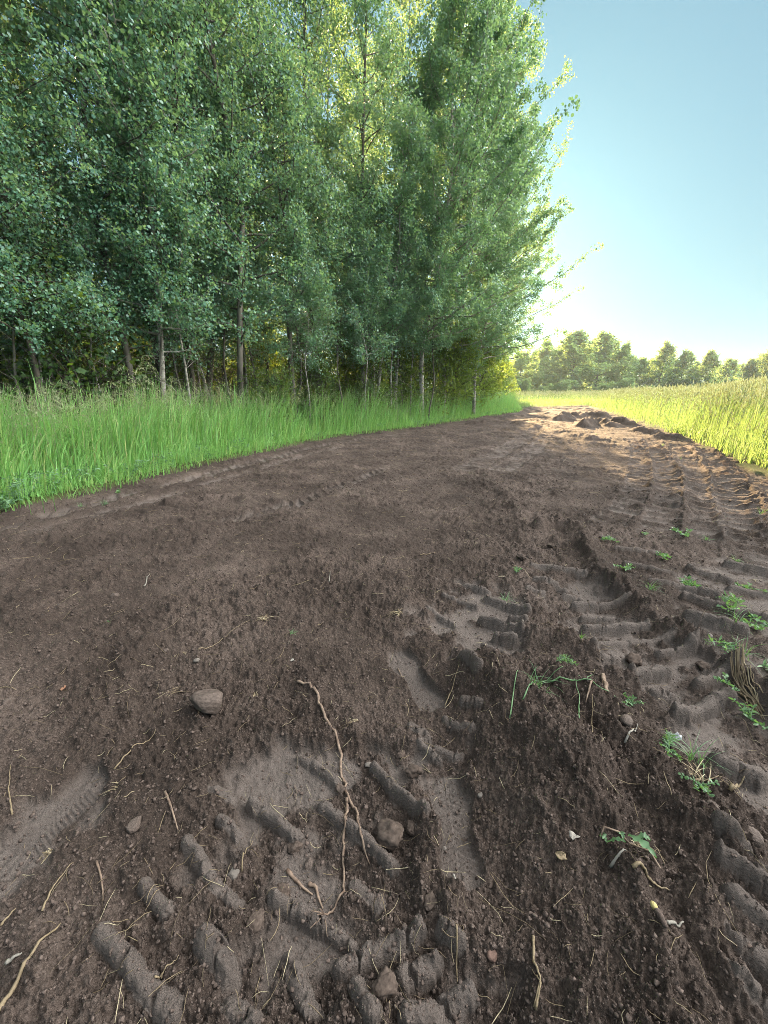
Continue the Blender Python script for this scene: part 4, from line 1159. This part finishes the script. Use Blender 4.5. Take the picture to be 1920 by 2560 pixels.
STRAWS = [
    ([(0, 2560), (75, 2441), (156, 2319)], .0048, 'straw', 'thick straw stalk in the bottom left corner'),
    ([(110, 2290), (139, 2227), (188, 2169)], .0024, 'straw', 'bent straw above the thick bottom left stalk'),
    ([(35, 2047), (29, 1989), (32, 1929)], .0022, 'straw', 'upright pale straw at the left photo edge'),
    ([(289, 1937), (347, 1884), (396, 1850)], .0024, 'straw', 'long straw left below the large stone'),
    ([(498, 1641), (556, 1601), (625, 1560)], .0020, 'straw', 'thin straw pointing up to the matted tuft'),
    ([(362, 1471), (376, 1439)], .0040, 'white', 'short white straw chip in the left soil'),
    ([(823, 1460), (826, 1440)], .0040, 'white', 'white straw chip in the middle soil'),
    ([(0, 1735), (45, 1737)], .0024, 'straw', 'yellow straw lying at the left edge above the angular stone'),
    ([(0, 2310), (40, 2270)], .0030, 'straw', 'yellow-green straw at the lower left edge'),
    ([(20, 2415), (60, 2395)], .0045, 'white', 'pale flat straw near the thick bottom left stalk'),
    ([(605, 2180), (615, 2130), (630, 2090)], .0018, 'straw', 'fine straw beside the left long lug cast'),
    ([(395, 2470), (425, 2440), (452, 2412)], .0018, 'straw', 'slanting straw across the lower pressed bed'),
    ([(1359, 1757), (1463, 1775), (1568, 1809)], .0032, 'weed', 'long green stem lying across the loose heap'),
    ([(1267, 1861), (1275, 1803), (1284, 1757)], .0028, 'weed', 'green stem pointing down the left of the heap'),
    ([(1297, 1830), (1330, 1760), (1395, 1740)], .0026, 'weed', 'curved green stem in the sprig pile'),
    ([(1437, 1855), (1437, 1800), (1423, 1763)], .0026, 'weed', 'straight green stem below the long one'),
    ([(1473, 1902), (1470, 1850), (1467, 1810)], .0020, 'straw', 'dry stem beside the straight green one'),
    ([(1440, 1730), (1460, 1715), (1480, 1700)], .0032, 'weed', 'short bright green blade on the heap crest'),
    ([(1548, 1915), (1575, 1880), (1582, 1865)], .0030, 'white', 'pale forked twig right of the brown stone'),
    ([(1112, 1768), (1130, 1735), (1144, 1705)], .0022, 'straw', 'yellow straw right of the upper boot print'),
    ([(1050, 1390), (1090, 1382)], .0034, 'straw', 'pale stick in the middle of the lane'),
    ([(1133, 2190), (1145, 2220)], .0026, 'white', 'white bent straw on the grooved boot print'),
    ([(1138, 2350), (1142, 2400), (1146, 2440)], .0022, 'straw', 'upright straw right of the wide lug cast'),
    ([(1330, 2360), (1328, 2440), (1345, 2480), (1330, 2540)], .0030, 'straw', 'pale withered stalk at the bottom, upright and branching'),
    ([(1335, 2545), (1345, 2490), (1325, 2450)], .0024, 'straw', 'second withered stalk crossing the bottom one'),
    ([(1511, 2228), (1542, 2212)], .0034, 'white', 'white stick chip below the wilted leaf'),
    ([(1640, 2388), (1670, 2380), (1690, 2358)], .0034, 'white', 'curved white root right of the yellow bud'),
    ([(1555, 2262), (1590, 2255), (1615, 2272), (1655, 2280)], .0040, 'straw', 'yellowish bent root with side fibres below the wilted leaf'),
    ([(1700, 1990), (1790, 1960), (1850, 2010)], .0018, 'straw', 'long fine stem arching over the right ridge'),
    ([(1820, 1990), (1845, 1955), (1862, 1938)], .0050, 'straw', 'thick straw piece by the right track bar'),
]
for pts, rd, m, lab in STRAWS:
    strand('straw_stalk', pts, rd, M[m], lab, 'straw', 'straws and stems lying on the soil', .006, max(6, 5 * len(pts)), 5)

def stem_bundle():
    r = np.random.default_rng(8)
    x, y = pix(1862, 1735); z = gz(x, y)
    t = empty('stem_bundle', (x, y, z))
    g = Geo()
    for i in range(26):
        o = r.normal(0, 7, 2)
        a = r.uniform(0, .35); b = r.uniform(.65, 1)
        pts = [(1812 + 103 * q + o[0] + r.normal(0, 2), 1660 + 130 * q + o[1] + r.normal(0, 2)) for q in (a, (a * 2 + b) / 3, (a + b * 2) / 3, b)]
        p = ground_path(pts, .004 + r.uniform(0, .022), 7)
        g.tube(p - np.array([x, y, z]), r.uniform(.0012, .0026), 4)
    link('stems', g.mesh('stems'), M['straw'], t)
    tag(t, 'flattened bundle of dead dry stems lying along the right ridge', 'stem bundle')
stem_bundle()

def sprig(px, py, kind, size, label, seed, m='weed'):
    """small uprooted plant lying or standing on the soil"""
    r = np.random.default_rng(seed)
    x, y = pix(px, py); z = gz(x, y)
    size *= .62
    t = empty('weed_sprig' if m == 'weed' else 'dry_tuft', (x, y, z), r.uniform(0, 6.28))
    if m == 'weed' and kind != 'tuft' and seed % 5 in (1, 3) and not any(q in label for q in ('feather', 'leaf', 'leaved', 'broad')): kind = 'tuft'; size *= 1.25
    if kind == 'tuft':                                    # a tuft of thin blades
        n = 22
        a = r.uniform(0, 6.28, n) if m == 'weed' else r.normal(r.uniform(0, 6.28), .75, n); ln = size * r.uniform(.3, 1.0, n) * (1 if m == 'weed' else 1.5)
        v, f = blades(r.normal(0, size * .10, n), r.normal(0, size * .10, n), np.zeros(n) - .005, size * r.uniform(.35, .95, n) * (1 if m == 'weed' else .45), np.full(n, .0032), np.stack([np.cos(a) * ln, np.sin(a) * ln], 1), 5, .5, r=r)
        g = Geo(); g.add(v, f); link('blades', g.mesh('blades'), M[m], t)
    else:
        sg, lg = Geo(), Geo()
        P, D = [], []
        ns_ = 3 if kind == 'feather' else 4
        for i in range(ns_):
            a = r.uniform(0, 6.28) if kind != 'feather' else r.normal(0, .5)
            L = size * r.uniform(.6, 1.0)
            tt = np.linspace(0, 1, 7)
            path = np.stack([np.cos(a) * L * tt, np.sin(a) * L * tt + .06 * L * np.sin(tt * 5), .012 + .10 * L * np.sin(tt * 3) + (.25 * L * tt if kind == 'leafy' else 0)], 1)
            sg.tube(path, np.linspace(.0022, .001, 7), 4)
            for q in np.linspace(.12, 1, 13 if kind == 'feather' else 7):
                b = np.array([np.interp(q, tt, path[:, j]) for j in range(3)])
                for s_ in (-1, 1):
                    P.append(b); D.append(np.array([math.cos(a + s_ * 1.1), math.sin(a + s_ * 1.1), r.uniform(.2, 1.1)]) * 3)
        link('stem', sg.mesh('stem', True), M[m], t)
        shp = np.array([(0, 0, 0), (.3, .10, .02), (.7, .08, .02), (1, 0, 0), (.7, -.08, .02), (.3, -.10, .02)]) if kind == 'feather' else LEAF * np.array([1, .6, 1])
        lg.add(*leaf_cloud(np.array(P), np.array(D), size * (.26 if kind == 'feather' else .24), r, .6, shp))
        link('leaves', lg.mesh('leaves'), M[m], t)
    return tag(t, label, 'weed' if m == 'weed' else 'dry tuft', 'weeds torn up on the soil' if m == 'weed' else 'dead tufts on the soil')
for i, (px, py, kd, s, lab) in enumerate([
    (1625, 1478, 'tuft', .15, 'bright green grass tuft on the ridge beside the curved track'), (1500, 1355, 'feather', .20, 'feathery grey-green sprig at the head of the curved track'),
    (1612, 1345, 'feather', .10, 'tiny bright sprig right of the feathery one'), (1708, 1350, 'leafy', .17, 'upright leafy weed at the foot of the rooty mound'),
    (1768, 1345, 'tuft', .13, 'green blades right of the rooty mound'), (1670, 1400, 'leafy', .15, 'pale leafy weed between the two bar tracks'),
    (1840, 1400, 'tuft', .14, 'yellow-green tuft among the right bars'), (1560, 1420, 'leafy', .13, 'broad-bladed weed on the near rim of the curved track'),
    (1700, 1448, 'feather', .22, 'dark green feathery weed spread over the ridge'), (1735, 1465, 'leafy', .15, 'leafy weed right of the dark feathery one'),
    (1838, 1490, 'feather', .22, 'fine-leaved green weed in the right-hand weed line, upper end'), (1860, 1530, 'leafy', .20, 'broad green weed in the weed line with yellow buds'),
    (1872, 1470, 'leafy', .13, 'yellow-topped weed near the right photo edge'), (1845, 1555, 'feather', .20, 'fine weed at the lower end of the weed line'),
    (1900, 1570, 'leafy', .14, 'leafy weed by the right edge below the weed line'), (1800, 1602, 'feather', .20, 'green sprig lying left of the dead stem bundle'),
    (1850, 1625, 'feather', .22, 'green sprig lying over the dead stem bundle'), (1900, 1660, 'feather', .20, 'green sprig at the right edge below the bundle'),
    (1880, 1800, 'leafy', .13, 'leafy weed in the flat track bed at the right'), (1810, 1735, 'leafy', .09, 'small yellow weed on the low lug bar'),
    (1446, 1630, 'tuft', .07, 'small yellow-green blades on the heap crest'), (1335, 1770, 'feather', .16, 'green sprig on the heap beside the curved stem'),
    (1385, 1690, 'feather', .12, 'curled thin sprig above the long green stem'), (1578, 1770, 'leafy', .08, 'small grey-green leaf sprig right of the stubby root'),
    (1670, 1880, 'feather', .12, 'grey-green sprig below the plastic scrap'), (1665, 1895, 'leafy', .08, 'three-leaved sprig below the plastic scrap'),
    (1730, 1920, 'feather', .14, 'branching sprig beside the low right lug'), (1735, 2020, 'leafy', .08, 'small upright sprig with pale roots on the heap edge'),
    (1265, 1495, 'leafy', .11, 'wilted green blades above the upper lug marks'), (1290, 1440, 'feather', .11, 'thin pale-green sprig near the dark clod'),
    (1655, 1120, 'tuft', .16, 'sunlit yellow-green tuft on the far soil'), (1700, 1150, 'tuft', .16, 'second sunlit tuft nearer along the far tracks'), (1490, 1090, 'tuft', .14, 'pale tuft on the dug soil far down the lane'),
    (1905, 1290, 'tuft', .22, 'big green tuft at the right edge of the bar tracks'), (300, 1235, 'leafy', .14, 'small green sprig on the track beside the tall grass'), (200, 1265, 'tuft', .16, 'flattened cut blades lying on the left track'),
    (265, 1268, 'tuft', .15, 'loose cut blades right of the flattened ones'), (275, 1566, 'tuft', .03, 'tiny green blade scrap in the left soil'), (730, 1590, 'leafy', .05, 'tiny green sprout under the matted straw'),
    (390, 1160, 'leafy', .30, 'broad-leaved weed at the foot of the tall grass'),
]):
    sprig(px, py, kd, s, lab, 500 + i)
for i, (px, py, s, lab) in enumerate([
    (520, 1745, .11, 'dead root tuft standing behind the large stone'), (450, 1640, .07, 'small dry grass tuft between two pebbles'), (665, 1560, .13, 'matted straw tuft in the middle left'),
    (425, 1755, .10, 'dry tuft left of the large stone'), (640, 1740, .10, 'dry yellow tuft right of the large stone'), (890, 1800, .09, 'thin root tuft left of the upper boot print'),
    (1000, 1540, .14, 'straw tuft above the upper boot print'), (1385, 1345, .12, 'matted straw tuft above the loose ridge'), (1710, 1320, .22, 'orange sunlit root mass on the mound between tracks'),
    (1740, 1965, .18, 'yellow straw tuft on the right ridge'), (1610, 2270, .08, 'rootlet tuft at the bent yellowish root'), (1570, 2150, .10, 'root tuft behind the wilted leaf'),
    (300, 1975, .07, 'pale split straw tuft above the left lug casts'), (215, 1270, .20, 'pale cut straw at the foot of the tall grass'), (130, 2120, .09, 'dry tangle beside the left boot print'), (60, 2170, .10, 'dry straw tuft at the lower left edge'),
    (1880, 1440, .14, 'sunlit orange straw by the right photo edge'), (1540, 1120, .14, 'sunlit straw on the far churned soil'), (1440, 1085, .16, 'straw sticking out of the far dug bank'),
]):
    sprig(px, py, 'tuft', s, lab, 700 + i, 'straw')

def scrap(name, px, py, s, m, label, cat, seed, n=7):
    """a crumpled leaf or film scrap with thickness"""
    r = np.random.default_rng(seed)
    a = np.linspace(0, 6.28, 13)[:-1]
    rad = s * .5 * r.uniform(.55, 1.1, 12)
    rim = np.stack([np.cos(a) * rad, np.sin(a) * rad * .7, r.uniform(0, .35, 12) * s], 1)
    mid = rim * .5 + np.stack([np.zeros(12), np.zeros(12), r.uniform(-.1, .25, 12) * s], 1)
    V = np.vstack([rim, mid, [[0, 0, .1 * s]]])
    q = np.arange(12); qn = (q + 1) % 12
    g = Geo(); th = np.array([0, 0, .0012])
    F4 = np.stack([q, qn, qn + 12, q + 12], 1); F3 = np.stack([q + 12, qn + 12, np.full(12, 24)], 1)
    W = np.vstack([V, V - th])
    g.add(W, F4); g.l.append(F3.ravel()); g.n.append(np.full(12, 3))
    g.l.append((F4[:, ::-1] + 25).ravel()); g.n.append(np.full(12, 4)); g.l.append((F3[:, ::-1] + 25).ravel()); g.n.append(np.full(12, 3))
    g.l.append(np.stack([qn, q, q + 25, qn + 25], 1).ravel()); g.n.append(np.full(12, 4))
    o = link(name, g.mesh(name), m); x, y = pix(px, py)
    o.location = (x, y, gz(x, y) + .004); o.rotation_euler = (0, 0, r.uniform(0, 6.28))
    tag(o, label, cat)
scrap('plastic_scrap', 1689, 1832, .055, M['plastic'], 'crumpled grey film scrap on the ridge right of the heap', 'scrap', 1)
scrap('dry_leaf', 1420, 2158, .032, M['white'], 'curled white dead leaf on the loose heap', 'dead leaf', 2)
scrap('dry_leaf', 1392, 2193, .030, M['straw'], 'small tan leaf bit below the curled white leaf', 'dead leaf', 6)
scrap('dry_leaf', 730, 1650, .024, M['white'], 'torn white leaf in the middle soil', 'dead leaf', 4)
scrap('dry_leaf', 162, 1731, .034, M['rust'], 'rust-coloured leaf bit in the left soil', 'dead leaf', 5)

def thistle():
    x, y = pix(1579, 2195); z = gz(x, y)
    t = empty('wilted_weed', (x, y, z + .012))
    sg = Geo(); lg = Geo()
    def P(px, py, h=.0):
        a, b = pix(px, py); return np.array([a - x, b - y, gz(a, b) - z + h])
    st = np.array([P(1482, 2172, .012), P(1490, 2155, .03), P(1525, 2170, .02), P(1555, 2185, .012), P(1600, 2215, .01), P(1625, 2255, .01)])
    sg.tube(st, .0022, 5); link('stem', sg.mesh('stem', True), M['root'], t)
    for a, b, w_ in [((1548, 2170), (1614, 2240), .020), ((1570, 2176), (1602, 2188), .016), ((1482, 2160), (1500, 2178), .016), ((1524, 2163), (1536, 2188), .014), ((1500, 2180), (1540, 2200), .010)]:
        A, B = P(*a, .016), P(*b, .010)
        tt = np.linspace(0, 1, 11); ax = B - A; sd_ = norm(np.cross(ax, [0, 0, 1]))
        lob = w_ * np.sin(np.pi * np.clip(tt * .9 + .08, 0, 1)) * (.65 + .35 * np.cos(tt * 22))
        mid = A + np.outer(tt, ax) + np.outer(np.sin(tt * 3.1) * .010, [0, 0, 1])
        V = np.concatenate([mid + sd_ * lob[:, None] * .7 + [0, 0, .004], mid, mid - sd_ * lob[:, None] * .7 + [0, 0, .004]])
        q = np.arange(10)
        lg.add(V, np.concatenate([np.stack([q, q + 1, q + 12, q + 11], 1), np.stack([q + 11, q + 12, q + 23, q + 22], 1)]))
    link('leaves', lg.mesh('leaves', True), M['weed'], t)
    tag(t, 'wilted lobed green leaf plant lying on the loose heap', 'weed')
thistle()
def bud():
    x, y = pix(1612, 2385); z = gz(x, y)
    t = empty('faded_flower', (x, y, z))
    g = Geo(); a = np.array(pix(1600, 2345)); b = np.array(pix(1615, 2372)); c = np.array(pix(1628, 2420))
    f = lambda p, h: np.array([p[0] - x, p[1] - y, gz(*p) - z + h])
    A, B, C = f(a, .016), f(b, .014), f(c, .010)
    tt = np.linspace(0, 1, 9)
    g.tube(B + np.outer(tt, C - B), .0075 * (1 + .15 * np.sin(tt * 19)) * np.linspace(1, .6, 9), 8); link('stalk', g.mesh('stalk', True), M['clod'], t)
    g = Geo(); g.tube(A + np.outer(tt, B - A), .0062 * np.sin(np.pi * (.15 + .8 * tt)) * (1 + .12 * np.sin(tt * 25)), 8); link('bud', g.mesh('bud', True), M['yellow'], t)
    tag(t, 'yellow faded bud on a dark stalk low in the loose heap', 'flower bud')
bud()

def haze():
    g = Geo()
    x0, x1, y0, y1, z0, z1 = -430, 430, -430, 430, -1.6, 22
    V = [(x, y, z) for z in (z0, z1) for y in (y0, y1) for x in (x0, x1)]
    g.add(V, [(0, 2, 3, 1), (4, 5, 7, 6), (0, 1, 5, 4), (2, 6, 7, 3), (0, 4, 6, 2), (1, 3, 7, 5)])
    m = bpy.data.materials.new('haze'); m.use_nodes = True
    n, l = m.node_tree.nodes, m.node_tree.links; n.clear()
    o = n.new('ShaderNodeOutputMaterial'); v = n.new('ShaderNodeVolumePrincipled')
    v.inputs['Color'].default_value = (.80, .93, 1.0, 1); v.inputs['Density'].default_value = .0004; v.inputs['Anisotropy'].default_value = .15
    l.new(v.outputs[0], o.inputs['Volume'])
    ob = link('haze', g.mesh('haze'), m)
    tag(ob, 'thin bright evening haze over the fields', 'haze', kind='stuff')
haze()
